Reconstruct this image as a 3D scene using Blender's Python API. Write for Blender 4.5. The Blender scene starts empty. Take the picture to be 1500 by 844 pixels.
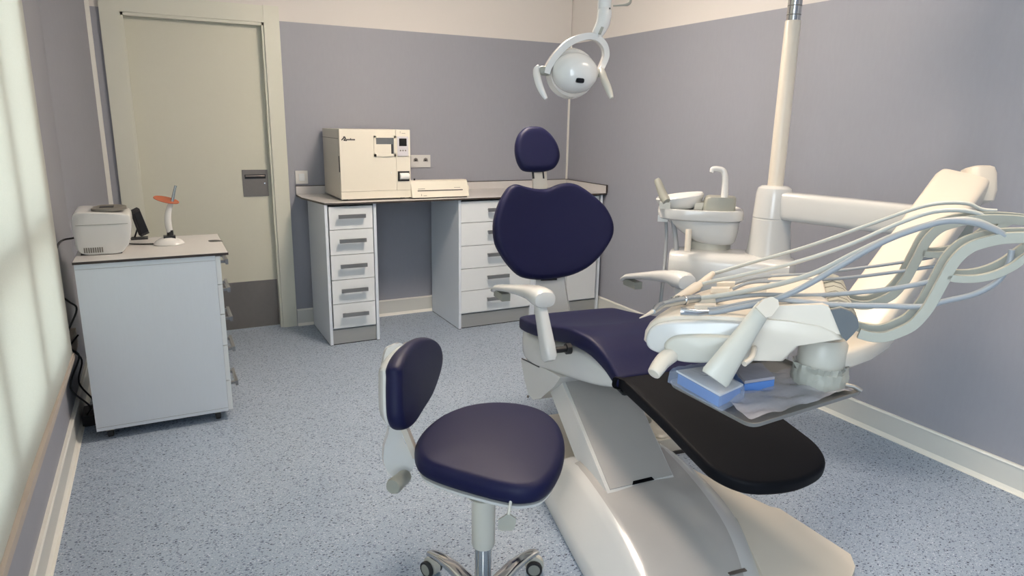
import bpy, bmesh, math, random
from mathutils import Vector as V, Matrix
random.seed(7)
SC = bpy.context.scene
COL = SC.collection

# ------------------------------------------------------------------ camera
CAM = V((-2.996, -4.812, 1.432)); YAW, PIT, ROL, FPX = 0.4803, -0.2394, 0.0178, 994.85
_cy, _sy, _cp, _sp = math.cos(YAW), math.sin(YAW), math.cos(PIT), math.sin(PIT)
FW = V((_sy*_cp, _cy*_cp, _sp)); _R = V((_cy, -_sy, 0)); _U = _R.cross(FW)
RT = _R*math.cos(ROL)+_U*math.sin(ROL); UP = _U*math.cos(ROL)-_R*math.sin(ROL)

def ray(px, py): return FW + RT*((px-750)/FPX) - UP*((py-422)/FPX)
def pd(px, py, d): return CAM + ray(px, py)*d                      # measured point at a depth
def pl(px, py, o, n):                                              # measured point on a plane
    r = ray(px, py); return CAM + r*(((o-CAM).dot(n))/r.dot(n))
def pz(px, py, z): return pl(px, py, V((0, 0, z)), V((0, 0, 1)))
def py_(px, py, y): return pl(px, py, V((0, y, 0)), V((0, 1, 0)))
def px_(px, py, x): return pl(px, py, V((x, 0, 0)), V((1, 0, 0)))

cd = bpy.data.cameras.new('camera'); cam = bpy.data.objects.new('camera', cd); COL.objects.link(cam)
cd.sensor_width = 36; cd.lens = FPX/1500*36; cd.clip_start = 0.02
cam.matrix_world = Matrix(((RT.x, UP.x, -FW.x, CAM.x), (RT.y, UP.y, -FW.y, CAM.y), (RT.z, UP.z, -FW.z, CAM.z), (0, 0, 0, 1)))
SC.camera = cam

# ------------------------------------------------------------------ materials
def srgb(h):
    f = lambda c: c/12.92 if c <= .04045 else ((c+.055)/1.055)**2.4
    return tuple(f(int(h[i:i+2], 16)/255) for i in (0, 2, 4)) + (1,)
MATS = {}
def mat(name, col, rough=.5, metal=0, spec=.5, noise=0, nscale=20, bump=0, bscale=200, alpha=1, coat=0, stretch=None, trans=0):
    m = bpy.data.materials.new(name); m.use_nodes = True; nt = m.node_tree; b = nt.nodes['Principled BSDF']
    c = srgb(col) if isinstance(col, str) else col
    b.inputs['Base Color'].default_value = c; b.inputs['Roughness'].default_value = rough
    b.inputs['Metallic'].default_value = metal; b.inputs['Specular IOR Level'].default_value = spec
    b.inputs['Alpha'].default_value = alpha; b.inputs['Coat Weight'].default_value = coat
    b.inputs['Coat Roughness'].default_value = .08; b.inputs['Transmission Weight'].default_value = trans
    tc = nt.nodes.new('ShaderNodeTexCoord'); mp = nt.nodes.new('ShaderNodeMapping')
    nt.links.new(tc.outputs['Object'], mp.inputs['Vector'])
    if stretch: mp.inputs['Scale'].default_value = stretch
    if noise:
        n = nt.nodes.new('ShaderNodeTexNoise'); n.inputs['Scale'].default_value = nscale; n.inputs['Detail'].default_value = 5
        r = nt.nodes.new('ShaderNodeMapRange'); r.inputs['To Min'].default_value = 1-noise; r.inputs['To Max'].default_value = 1+noise
        x = nt.nodes.new('ShaderNodeVectorMath'); x.operation = 'SCALE'; x.inputs[0].default_value = c[:3]
        nt.links.new(mp.outputs[0], n.inputs['Vector']); nt.links.new(n.outputs['Fac'], r.inputs['Value'])
        nt.links.new(r.outputs[0], x.inputs['Scale']); nt.links.new(x.outputs[0], b.inputs['Base Color'])
    if bump:
        n = nt.nodes.new('ShaderNodeTexNoise'); n.inputs['Scale'].default_value = bscale; n.inputs['Detail'].default_value = 3
        q = nt.nodes.new('ShaderNodeBump'); q.inputs['Strength'].default_value = bump; q.inputs['Distance'].default_value = .002
        nt.links.new(mp.outputs[0], n.inputs['Vector']); nt.links.new(n.outputs['Fac'], q.inputs['Height']); nt.links.new(q.outputs[0], b.inputs['Normal'])
    MATS[name] = m; return m

mat('wall_vinyl', '999ba4', .55, noise=.035, nscale=60, bump=.15, bscale=400, stretch=(1, 1, .25))
mat('wall_paint', 'e0dbd6', .8, bump=.05)
mat('ceiling_paint', 'f0efec', .85, bump=.05)
mat('skirting', 'd3d3cd', .4, noise=.02)
mat('skirting_edge', 'eae8e0', .35, noise=.01)
mat('door_paint', 'd3d2c2', .42, noise=.015, nscale=40, bump=.06)
mat('door_frame', 'd9d9cb', .38, noise=.01)
mat('brushed_steel', '8c8682', .38, metal=.9, noise=.08, nscale=60, stretch=(1, 1, 12))
mat('kick_steel', '85807c', .42, metal=.75, noise=.05, nscale=40)
mat('melamine', 'e3e7e9', .35, noise=.012, bump=.03)
mat('melamine_side', 'dde4ec', .4, noise=.018, nscale=150, stretch=(1, 1, .1))
mat('plinth', 'a8aaa9', .35, metal=.35, noise=.05, stretch=(1, 1, 8))
mat('handle_alu', '8f9193', .35, metal=.7, noise=.03)
mat('worktop', 'cfccca', .3, noise=.02)
mat('worktop_edge', '38302c', .4, noise=.02)
mat('autoclave_beige', 'e2dccd', .38, noise=.01)
mat('autoclave_side', 'cfcabf', .42, noise=.01)
mat('seam_grey', '77736b', .6)
mat('panel_lilac', 'cbc8cc', .4)
mat('dark_plastic', '1d1d20', .4, noise=.05)
mat('screen_black', '0c0d10', .15)
mat('cavity_grey', '5f6468', .6)
mat('paper', 'eeecea', .7)
mat('white_plastic', 'd8d7d4', .22, spec=.55, noise=.008, coat=.3)
mat('cream_plastic', 'dcd2c3', .3, spec=.5, noise=.01)
mat('satin_plastic', 'c6c3b8', .36, noise=.01)
mat('gloss_panel', 'b9b5b1', .16, spec=.5, noise=.02, coat=.3)
mat('grey_plastic', '9a9a90', .42, noise=.02)
mat('hose_grey', '94989c', .4, noise=.015)
mat('hose_light', 'b4b6b1', .4, noise=.015)
mat('arm_grey', 'aaa99d', .38, noise=.015)
mat('navy_leather', '14163a', .5, spec=.22, noise=.05, nscale=8, bump=.12, bscale=500)
mat('black_vinyl', '0b0c11', .6, spec=.14, noise=.05, nscale=10, bump=.1, bscale=500)
mat('chrome', 'd0d0d0', .12, metal=1, noise=.02)
mat('steel_tip', 'b5bcc0', .25, metal=.9, noise=.03)
mat('clear_film', 'd9d6de', .15, alpha=.5, bump=.6, bscale=35)
mat('blue_film', 'c2d2ee', .15, alpha=.26, bump=.5, bscale=40)
mat('milky_film', 'c9c9be', .3, alpha=.6, bump=.9, bscale=60)
mat('blue_plastic', '5f8bd0', .35, noise=.04)
mat('rubber', '2b2b2c', .6, noise=.05)
mat('orange_shield', 'b5603f', .15, alpha=.85)
mat('lens_clear', 'dcdcd8', .08, alpha=.45)
mat('sill', 'b3a79b', .5, noise=.03)
mat('window_frame', 'd9d9d6', .4, noise=.01)
mat('cable_black', '131315', .5, noise=.05)
mat('tray_steel', '8f8d89', .36, metal=.55, noise=.05)
mat('unit_front', 'd0cfcc', .2, noise=.008, coat=.3)

def floor_mat():
    m = bpy.data.materials.new('speckled_vinyl'); m.use_nodes = True; nt = m.node_tree; b = nt.nodes['Principled BSDF']
    N = nt.nodes.new; lk = nt.links.new
    tc = N('ShaderNodeTexCoord')
    base = N('ShaderNodeTexNoise'); base.inputs['Scale'].default_value = 3; lk(tc.outputs['Object'], base.inputs['Vector'])
    cr = N('ShaderNodeValToRGB'); cr.color_ramp.elements[0].color = srgb('96a4b4'); cr.color_ramp.elements[1].color = srgb('a3b0c0'); lk(base.outputs['Fac'], cr.inputs['Fac'])
    cur = cr.outputs['Color']
    for sc, thr, col, sx in ((80, .20, '6b7488', 1.7), (120, .17, 'ccd3dc', 1.4), (48, .13, '353b4c', 1.9), (62, .15, '505a70', 1.5), (170, .2, '7a86a0', 1.2)):
        mp = N('ShaderNodeMapping'); mp.inputs['Scale'].default_value = (1, sx, 1); mp.inputs['Rotation'].default_value = (0, 0, sc); mp.inputs['Location'].default_value = (sc, sc*.7, 0)
        dn = N('ShaderNodeTexNoise'); dn.inputs['Scale'].default_value = 60; lk(tc.outputs['Object'], dn.inputs['Vector'])
        ad = N('ShaderNodeVectorMath'); ad.operation = 'MULTIPLY_ADD'; ad.inputs[1].default_value = (.01, .01, .01)
        lk(dn.outputs['Color'], ad.inputs[0]); lk(tc.outputs['Object'], ad.inputs[2]); lk(ad.outputs[0], mp.inputs['Vector'])
        vo = N('ShaderNodeTexVoronoi'); vo.inputs['Scale'].default_value = sc; lk(mp.outputs[0], vo.inputs['Vector'])
        # speck size varies per cell, many cells hold none
        sep = N('ShaderNodeSeparateColor'); lk(vo.outputs['Color'], sep.inputs[0])
        mu = N('ShaderNodeMath'); mu.operation = 'MULTIPLY'; mu.inputs[1].default_value = thr*2; lk(sep.outputs[0], mu.inputs[0])
        lt = N('ShaderNodeMath'); lt.operation = 'LESS_THAN'; lk(vo.outputs['Distance'], lt.inputs[0]); lk(mu.outputs[0], lt.inputs[1])
        mx = N('ShaderNodeMix'); mx.data_type = 'RGBA'; mx.inputs['B'].default_value = srgb(col); lk(lt.outputs[0], mx.inputs['Factor']); lk(cur, mx.inputs['A']); cur = mx.outputs['Result']
    lk(cur, b.inputs['Base Color']); b.inputs['Roughness'].default_value = .42; b.inputs['Specular IOR Level'].default_value = .4
    MATS['floor'] = m
floor_mat()

def blind_mat():
    m = bpy.data.materials.new('blind_fabric'); m.use_nodes = True; nt = m.node_tree; nt.nodes.clear()
    N = nt.nodes.new; lk = nt.links.new
    o = N('ShaderNodeOutputMaterial'); mx = N('ShaderNodeMixShader'); d = N('ShaderNodeBsdfDiffuse'); t = N('ShaderNodeBsdfTranslucent')
    tc = N('ShaderNodeTexCoord'); mp = N('ShaderNodeMapping'); mp.inputs['Scale'].default_value = (1, 1, 8); n = N('ShaderNodeTexNoise'); n.inputs['Scale'].default_value = 90
    lk(tc.outputs['Object'], mp.inputs[0]); lk(mp.outputs[0], n.inputs['Vector'])
    cr = N('ShaderNodeValToRGB'); cr.color_ramp.elements[0].color = srgb('d8d8d2'); cr.color_ramp.elements[1].color = srgb('e7e7e2'); lk(n.outputs['Fac'], cr.inputs[0])
    lk(cr.outputs[0], d.inputs['Color']); lk(cr.outputs[0], t.inputs['Color']); mx.inputs[0].default_value = .6
    lk(d.outputs[0], mx.inputs[1]); lk(t.outputs[0], mx.inputs[2]); lk(mx.outputs[0], o.inputs['Surface'])
    MATS['blind'] = m
blind_mat()
def glass_mat():
    m = bpy.data.materials.new('window_glass'); m.use_nodes = True; nt = m.node_tree; nt.nodes.clear()
    N = nt.nodes.new; lk = nt.links.new
    o = N('ShaderNodeOutputMaterial'); mx = N('ShaderNodeMixShader'); d = N('ShaderNodeBsdfTransparent'); t = N('ShaderNodeBsdfGlossy')
    d.inputs['Color'].default_value = (.93, .96, .95, 1); t.inputs['Roughness'].default_value = .02
    mx.inputs[0].default_value = .06; lk(d.outputs[0], mx.inputs[1]); lk(t.outputs[0], mx.inputs[2]); lk(mx.outputs[0], o.inputs['Surface'])
    MATS['glass'] = m
glass_mat()
def emis_mat(name, col, s):
    m = bpy.data.materials.new(name); m.use_nodes = True; b = m.node_tree.nodes['Principled BSDF']
    b.inputs['Emission Color'].default_value = srgb(col); b.inputs['Emission Strength'].default_value = s; MATS[name] = m
emis_mat('lamp_diffuser', 'ffedda', 84)
emis_mat('lamp_diffuser_near', 'ffecd6', 2)

# ------------------------------------------------------------------ mesh builder
def crom(P, n=8, closed=True):
    P = [V(p) for p in P]; L = len(P); out = []
    rng = range(L) if closed else range(L-1)
    for i in rng:
        g = (lambda k: P[k % L]) if closed else (lambda k: P[max(0, min(L-1, k))])
        a, b, c, d = g(i-1), g(i), g(i+1), g(i+2)
        for k in range(n):
            t = k/n; out.append(.5*((2*b)+(c-a)*t+(2*a-5*b+4*c-d)*t*t+(3*b-a-3*c+d)*t**3))
    if not closed: out.append(P[-1].copy())
    return out

class MB:
    def __init__(s): s.bm = bmesh.new(); s.mi = 0; s.sharp = 38
    def m(s, i): s.mi = i; return s
    def _fin(s, faces):
        for f in faces:
            if f.is_valid: f.material_index = s.mi; f.smooth = True
    def _bevel(s, verts, b, seg):
        vs = set(verts); es = [e for e in s.bm.edges if e.verts[0] in vs and e.verts[1] in vs]
        sh = [e for e in es if len(e.link_faces) == 2 and e.calc_face_angle(0) > math.radians(28)]
        r = bmesh.ops.bevel(s.bm, geom=sh, offset=b, segments=seg, affect='EDGES', profile=.5, clamp_overlap=True)
        s._fin(r['faces'])
    def hexa(s, c8, bev=0, seg=2):
        v = [s.bm.verts.new(p) for p in c8]
        fs = [s.bm.faces.new([v[i] for i in q]) for q in ((0, 3, 2, 1), (4, 5, 6, 7), (0, 1, 5, 4), (1, 2, 6, 5), (2, 3, 7, 6), (3, 0, 4, 7))]
        s._fin(fs)
        if bev: s._bevel(v, bev, seg)
        return s
    def box(s, lo, hi, bev=0, seg=2, fr=None):
        x0, y0, z0 = lo; x1, y1, z1 = hi
        c = [V((x0, y0, z0)), V((x1, y0, z0)), V((x1, y1, z0)), V((x0, y1, z0)), V((x0, y0, z1)), V((x1, y0, z1)), V((x1, y1, z1)), V((x0, y1, z1))]
        if fr: c = [fr(p) for p in c]
        return s.hexa(c, bev, seg)
    def prism(s, pts, vec, bev=0, seg=2):
        pts = [V(p) for p in pts]; vec = V(vec); n = len(pts)
        a = [s.bm.verts.new(p) for p in pts]; b = [s.bm.verts.new(p+vec) for p in pts]
        fs = [s.bm.faces.new(a[::-1]), s.bm.faces.new(b)]
        for i in range(n): fs.append(s.bm.faces.new((a[i], a[(i+1) % n], b[(i+1) % n], b[i])))
        s._fin(fs)
        if bev: s._bevel(a+b, bev, seg)
        return s
    def loft(s, rings, cap=True, close=False):
        R = [[s.bm.verts.new(p) for p in r] for r in rings]; fs = []; n = len(R[0])
        pr = list(zip(R, R[1:])) + ([(R[-1], R[0])] if close else [])
        for a, b in pr:
            for i in range(n):
                fs.append(s.bm.faces.new((a[i], a[(i+1) % n], b[(i+1) % n], b[i])))
        if cap and not close:
            for r, fl in ((R[0], True), (R[-1], False)):
                fs.append(s.bm.faces.new(r[::-1] if fl else r))
        s._fin(fs); return s
    def tube(s, path, rad, n=10, smooth=0, flat=None):
        P = crom(path, smooth, False) if smooth else [V(p) for p in path]
        m = len(P)
        if callable(rad): rs = [rad(i/(m-1)) for i in range(m)]
        elif isinstance(rad, (list, tuple)):
            rs = []
            for i in range(m):
                t = i/(m-1)*(len(rad)-1); k = min(int(t), len(rad)-2); rs.append(rad[k]+(rad[k+1]-rad[k])*(t-k))
        else: rs = [rad]*m
        up = None; rings = []
        for i in range(m):
            T = (P[min(i+1, m-1)]-P[max(i-1, 0)]).normalized()
            if up is None:
                up = V((0, 0, 1)) if abs(T.z) < .9 else V((1, 0, 0))
            A = (up-T*up.dot(T)).normalized(); B = T.cross(A); up = A
            rings.append([P[i]+(A*math.cos(2*math.pi*k/n)+B*math.sin(2*math.pi*k/n))*rs[i] for k in range(n)])
        return s.loft(rings)
    def bar(s, path, side, w, h, n=4, smooth=0, taper=None):
        # flat bar of thickness w along 'side', height h across the path
        P = crom(path, smooth, False) if smooth else [V(p) for p in path]
        m = len(P); rings = []; S = V(side).normalized()
        for i in range(m):
            T = (P[min(i+1, m-1)]-P[max(i-1, 0)]).normalized(); H = S.cross(T).normalized(); k = taper(i/(m-1)) if taper else 1
            rings.append([P[i]+S*(w/2*sx)+H*(h/2*k*sy) for sx, sy in ((-1, -.93), (-.88, -1), (.88, -1), (1, -.93), (1, .93), (.88, 1), (-.88, 1), (-1, .93))])
        return s.loft(rings)
    def lathe(s, o, prof, axis=(0, 0, 1), n=28, sx=1, sy=1, u=None):
        # prof: list of (radius, height along axis)
        A = V(axis).normalized(); X = V(u) if u else (V((1, 0, 0)) if abs(A.x) < .9 else V((0, 1, 0))); X = (X-A*X.dot(A)).normalized(); Y = A.cross(X)
        o = V(o); rings = [[o+A*h+(X*math.cos(2*math.pi*k/n)*sx+Y*math.sin(2*math.pi*k/n)*sy)*max(r, 1e-4) for k in range(n)] for r, h in prof]
        return s.loft(rings)
    @staticmethod
    def ring(_s, c, A, B, a, b, e=3.0, n=28):
        out = []
        for k in range(n):
            t = 2*math.pi*k/n; ct, st = math.cos(t), math.sin(t)
            out.append(V(c)+A*(a*math.copysign(abs(ct)**(2/e), ct))+B*(b*math.copysign(abs(st)**(2/e), st)))
        return out
    def cushion(s, pts, nrm, th, r=None, dome=.004, dome_back=.0, fn=None):
        # padded shape: closed outline pts (on a plane), thickness th centred on the outline
        W = V(nrm).normalized(); c = sum(pts, V((0, 0, 0)))/len(pts); r = r or th/2
        n = len(pts); rings = []; md = min((p-c).length for p in pts)
        def R(inset, w):
            return [c+(p-c)*(1-inset/(p-c).length)+W*w for p in pts]
        def S(f, w):
            return [c+(p-c)*((1-r/(p-c).length)*f)+W*w for p in pts]
        K = 6
        for f in (.05, .35, .65, .88): rings.append(S(f, -th/2-dome_back*(1-f*f)))
        for k in range(K+1):
            t = math.pi/2*k/K; rings.append(R(r*(1-math.sin(t)), -(th/2-r)-r*math.cos(t)))
        for k in range(0 if th/2 > r+1e-6 else 1, K+1):
            t = math.pi/2*k/K; rings.append(R(r*(1-math.cos(t)), (th/2-r)+r*math.sin(t)))
        for f in (.88, .65, .35, .05): rings.append(S(f, th/2+dome*(1-f*f)))
        if fn: rings = [[fn(p) for p in g] for g in rings]
        return s.loft(rings)
    def build(s, name, mats, parent=None, sharp=None):
        me = bpy.data.meshes.new(name)
        bm = s.bm; bmesh.ops.recalc_face_normals(bm, faces=bm.faces[:])
        th = math.radians(sharp or s.sharp)
        for e in bm.edges:
            if len(e.link_faces) == 2 and e.calc_face_angle(0) > th: e.smooth = False
        M = WM.get(parent.name) if parent is not None else None
        if M is not None: bmesh.ops.transform(bm, matrix=M.inverted(), verts=bm.verts[:])
        bm.to_mesh(me); bm.free()
        o = bpy.data.objects.new(name, me); COL.objects.link(o)
        for k in ([mats] if isinstance(mats, str) else mats): me.materials.append(MATS[k])
        if parent is not None: o.parent = parent; WM[o.name] = M
        return o
WM = {}
Z_ = V((0, 0, 1))
def thing(name, label, cat, loc, rz=0, group=None):
    o = bpy.data.objects.new(name, None); COL.objects.link(o); o.location = loc; o.rotation_euler = (0, 0, rz); o.empty_display_size = .1
    o['label'] = label; o['category'] = cat
    if group: o['group'] = group
    WM[o.name] = Matrix.Translation(V(loc)) @ Matrix.Rotation(rz, 4, 'Z'); return o
def tag(o, label, cat, group=None):
    o['label'] = label; o['category'] = cat
    if group: o['group'] = group
    return o
def struct(mb, name, mats, parent=None):
    o = mb.build(name, mats, parent)
    if parent is None: o['kind'] = 'structure'
    return o
def sthing(name, loc):
    o = bpy.data.objects.new(name, None); COL.objects.link(o); o.location = loc; o['kind'] = 'structure'; WM[o.name] = Matrix.Translation(V(loc)); return o

# ------------------------------------------------------------------ room
H = 2.5; WT = 2.037; XL = -3.44; YF = -6.6; BB = .111
struct(MB().box((XL-.3, YF-.2, -.1), (.2, .2, 0)), 'floor', 'floor')
struct(MB().box((XL-.3, YF-.2, H), (.2, .2, H+.1)), 'ceiling', 'ceiling_paint')
b = MB().box((0, YF-.2, 0), (.15, .2, WT)); b.m(1).box((.006, YF-.2, WT), (.15, .2, H)); struct(b, 'wall_right', ['wall_vinyl', 'wall_paint'])
DX0, DX1, DZ = -3.10, -2.305, 2.02
b = MB()
b.box((XL-.3, 0, 0), (DX0, .15, WT)); b.box((DX1, 0, 0), (0, .15, WT))
b.m(1).box((XL-.3, .006, WT), (DX0, .15, H)); b.box((DX1, .006, WT), (0, .15, H)); b.box((DX0, .006, DZ), (DX1, .15, H))
struct(b, 'wall_back', ['wall_vinyl', 'wall_paint'])
struct(MB().box((XL-.3, YF-.15, 0), (.2, YF, H)), 'wall_front', 'wall_vinyl')
# left wall with two window openings
W1 = (-3.75, -1.50); W2 = (-6.2, -4.45); ZS, ZT = .45, 2.35
b = MB()
for y0, y1 in ((YF, W2[0]), (W2[1], W1[0]), (W1[1], .15)): b.box((XL-.25, y0, 0), (XL, y1, H))
for w in (W1, W2): b.box((XL-.25, w[0], 0), (XL, w[1], ZS)); b.box((XL-.25, w[0], ZT), (XL, w[1], H))
struct(b, 'wall_left', 'wall_vinyl')
# splayed boxing in the far left corner with a pale edge strip
pA, pB = V((XL, -.50, 0)), V((-3.268, -.02, 0))
b = MB().prism([pA, pB, V((-3.268, .0, 0)), V((XL, .0, 0))], (0, 0, H)); struct(b, 'wall_corner', 'wall_vinyl')
b = MB().prism([V((-3.272, -.034, 0)), V((-3.25, -.03, 0)), V((-3.25, 0, 0)), V((-3.272, 0, 0))], (0, 0, H), .002); struct(b, 'trim_1', 'skirting_edge')
b = MB().box((-.012, -.012, BB), (0, 0, WT), .003); struct(b, 'trim_2', 'skirting_edge')
def base(name, p, q, n):
    p, q, n = V(p), V(q), V(n); b = MB()
    z = V((0, 0, 1))
    b.hexa([p, q, q+n*.012, p+n*.012, p+z*BB, q+z*BB, q+z*BB+n*.012, p+z*BB+n*.012])
    b.m(1).hexa([p+z*BB, q+z*BB, q+z*BB+n*.016, p+z*BB+n*.016, p+z*(BB+.008), q+z*(BB+.008), q+z*(BB+.008)+n*.012, p+z*(BB+.008)+n*.012])
    b.hexa([p, q, q+n*.03, p+n*.03, p+z*.004, q+z*.004, q+n*.028+z*.003, p+n*.028+z*.003])
    b.hexa([p+n*.012, q+n*.012, q+n*.022, p+n*.022, p+n*.012+z*.018, q+n*.012+z*.018, q+n*.014+z*.014, p+n*.014+z*.014])
    struct(b, name, ['skirting', 'skirting_edge'])
base('baseboard_right', (0, YF, 0), (0, 0, 0), (-1, 0, 0))
base('baseboard_back', (0, 0, 0), (-2.205, 0, 0), (0, -1, 0))
base('baseboard_left', (XL, -.5, 0), (XL, YF, 0), (1, 0, 0))

# windows in the left wall
for i, w in enumerate((W1, W2)):
    wn = sthing('window_%d' % (i+1), (XL-.15, (w[0]+w[1])/2, ZS))
    b = MB(); x0, x1 = XL-.07, XL-.015
    b.box((x0, w[0], ZS), (x1, w[1], ZS+.07), .004); b.box((x0, w[0], ZT-.07), (x1, w[1], ZT), .004)
    for y in ((w[0], -3.42, -2.76, -2.15, w[1]-.09) if i == 0 else (w[0], (w[0]+w[1])/2-.045, w[1]-.09)): b.box((x0, y, ZS+.07), (x1, y+.09, ZT-.07), .004)
    b.box((x0, w[0], .98), (x1, w[1], 1.07), .004)
    b.build('window_frame', 'window_frame', wn)
    MB().box((XL-.045, w[0]+.05, ZS+.05), (XL-.039, w[1]-.05, ZT-.05)).build('window_pane', 'glass', wn)
b = MB().box((XL-.1, -6.2, .33), (XL+.022, -1.02, ZS-.03), .006); struct(b, 'trim_3', 'sill')

bl = thing('roller_blind', 'cream fabric roller blind pulled down over the window on the left wall', 'blind', (XL+.03, -2.8, .45))
b = MB(); ys = [-4.42+i*(2.96/30) for i in range(31)]
pts = [V((XL+.04+.004*math.sin(y*3.0), y, ZS-.03)) for y in ys]; 
ring = pts+[p+V((.0015, 0, 0)) for p in reversed(pts)]
b.loft([[p.copy() for p in ring], [p+V((0, 0, 1.95)) for p in ring]])
b.build('blind_fabric', 'blind', bl)
MB().box((XL+.028, -4.42, ZS-.05), (XL+.052, -1.46, ZS-.025), .006).build('bottom_rail', 'sill', bl)
MB().tube([V((XL+.05, -4.44, 2.37)), V((XL+.05, -1.44, 2.37))], .03, 16).build('roller_tube', 'window_frame', bl)

# door
d = sthing('door_1', ((DX0+DX1)/2, 0, 0)); FT = 2.122
MB().box((DX0-.01, .05, .006), (DX1+.01, .09, DZ+.01), .002).build('door_leaf', 'door_paint', d)
MB().box((DX0+.0, .046, .008), (DX1-.0, .051, .338), .001).build('kick_plate', 'kick_steel', d)
a0, a1 = py_(354, 249, .05), py_(394, 287, .05)
pp = MB().box((a0.x, .045, a1.z), (a1.x, .0505, a0.z), .0015).build('pull_plate', 'kick_steel', d)
zc = a0.z-.045
MB().box((a0.x+.014, .043, zc-.014), (a1.x-.014, .0455, zc+.014), .001).m(1).tube([V((a0.x+.02, .04, zc+.004)), V((a1.x-.02, .04, zc+.004))], .006, 10).build('pull_recess', ['dark_plastic', 'brushed_steel'], pp)
MB().lathe((a1.x-.02, .046, zc-.045), [(.001, .006), (.006, .005), (.007, 0)], (0, -1, 0), 12).build('lock_knob', 'chrome', pp)
b = MB(); b.box((DX0-.105, -.018, 0), (DX0, .12, FT+.1), .003); b.box((DX1, -.018, 0), (DX1+.095, .12, FT), .003)
b.box((DX0, -.014, DZ), (DX1, .12, FT-.002), .003)
b.box((DX0, -.006, 0), (DX0+.014, .05, DZ), .002); b.box((DX1-.014, -.006, 0), (DX1, .05, DZ), .002); b.box((DX0, -.006, DZ-.018), (DX1, .05, DZ), .002)
b.build('door_frame', 'door_frame', d)

# switch and sockets
a0, a1 = py_(432, 250, 0), py_(451, 269, 0)
s = thing('light_switch', 'square white light switch on the blue wall beside the door frame', 'switch', ((a0.x+a1.x)/2, 0, a1.z))
MB().box((a0.x, -.009, a1.z), (a1.x, 0, a0.z), .003).build('switch_plate', 'white_plastic', s)
MB().box((a0.x+.022, -.014, a1.z+.02), (a1.x-.022, -.008, a0.z-.02), .002).build('rocker', 'melamine', s)
a0, a1 = py_(601, 227, 0), py_(630, 245, 0)
s = thing('wall_socket', 'white double network socket plate on the wall between autoclave and sealer', 'socket', ((a0.x+a1.x)/2, 0, a1.z))
MB().box((a0.x, -.009, a1.z), (a1.x, 0, a0.z), .003).build('socket_plate', 'white_plastic', s)
w = (a1.x-a0.x)/2
for k in range(2):
    cx = a0.x+w*(k+.5); cz = (a0.z+a1.z)/2+.006
    MB().prism([V((cx-.018, -.0105, cz-.008)), V((cx+.018, -.0105, cz-.008)), V((cx+.014, -.0105, cz+.012)), V((cx, -.0105, cz+.019)), V((cx-.014, -.0105, cz+.012))], (0, .003, 0), .001).m(1).box((cx-.006, -.0115, cz-.006), (cx+.006, -.0095, cz+.006)).build('socket_port', ['kick_steel', 'rubber'], s)

# ------------------------------------------------------------------ cabinets
CT = .928; FY = -.56
def handle(b, xc, y, z, L=.17, ax='x'):
    for sgn in (-1, 1):
        if ax == 'x': b.box((xc+sgn*(L/2-.018)-.008, y-.03, z-.006), (xc+sgn*(L/2-.018)+.008, y, z+.006), .001)
        else: b.box((y, xc+sgn*(L/2-.018)-.008, z-.006), (y+.03, xc+sgn*(L/2-.018)+.008, z+.006), .001)
    if ax == 'x': b.box((xc-L/2, y-.038, z-.012), (xc+L/2, y-.026, z+.012), .003)
    else: b.box((y+.026, xc-L/2, z-.012), (y+.038, xc+L/2, z+.012), .003)
    return b
ZL = [.904, .757, .595, .434, .275, .113]
def cabinet(name, label, x0, x1, fx0, fx1, drawers, doors=()):
    c = thing(name, label, 'cabinet', ((x0+x1)/2, FY/2, 0))
    t = .018
    MB().box((x0, FY-.002, .004), (x0+t, -.035, CT-.013), .001).m(1).box((x0+.001, FY, 0), (x0+t-.001, -.04, .004)).build('side_panel', ['melamine_side', 'rubber'], c)
    MB().box((x1-t, FY-.002, .004), (x1, -.035, CT-.013), .001).m(1).box((x1-t+.001, FY, 0), (x1-.001, -.04, .004)).build('side_panel', ['melamine_side', 'rubber'], c)
    MB().box((x0+t, -.05, .02), (x1-t, -.036, CT-.013)).box((x0+t, FY+.03, .10), (x1-t, -.05, .112)).build('carcass', 'melamine_side', c)
    MB().box((x0+t, FY+.012, .006), (x1-t, FY+.026, .100)).m(1).box((x0+t, FY+.014, 0), (x1-t, FY+.024, .006)).build('plinth', ['plinth', 'rubber'], c)
    for i in range(5):
        if not drawers: break
        zt, zb = ZL[i]-.002, ZL[i+1]+.002
        dr = MB().box((fx0, FY-.002, zb), (fx1, FY+.016, zt), .0015).box((fx0+.02, FY+.016, zb+.01), (fx1-.02, FY+.4, zb+.08)).build('drawer', 'melamine', c)
        handle(MB(), (fx0+fx1)/2, FY-.002, (zt+zb)/2+.012).build('handle', 'handle_alu', dr)
    for (u0, u1, side) in doors:
        dr = MB().box((u0, FY-.002, ZL[5]+.002), (u1, FY+.016, ZL[0]), .0015).build('door', 'melamine', c)
        xh = u1-.05 if side > 0 else u0+.05
        MB().box((xh-.012, FY-.038, .70), (xh+.012, FY-.028, .87), .003).box((xh-.006, FY-.03, .715), (xh+.006, FY-.002, .727)).box((xh-.006, FY-.03, .843), (xh+.006, FY-.002, .855)).build('handle', 'handle_alu', dr)
    return c
cabinet('drawer_cabinet', 'narrow white cabinet with five small drawers under the autoclave', -2.098, -1.772, -2.072, -1.796, True)
cabinet('drawer_cabinet', 'wider white five-drawer cabinet beside the knee space, partly behind the dental chair backrest', -1.20, -.612, -1.181, -.632, True)
c3 = cabinet('cupboard', 'white two-door cupboard in the room corner behind the dental chair', -.611, -.022, 0, 0, False, ((-.59, -.32, 1), (-.316, -.056, -1)))
wt = thing('worktop', 'long pale grey worktop with thin dark edge along the back wall', 'worktop', (-1.05, -.29, CT-.013))
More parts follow.
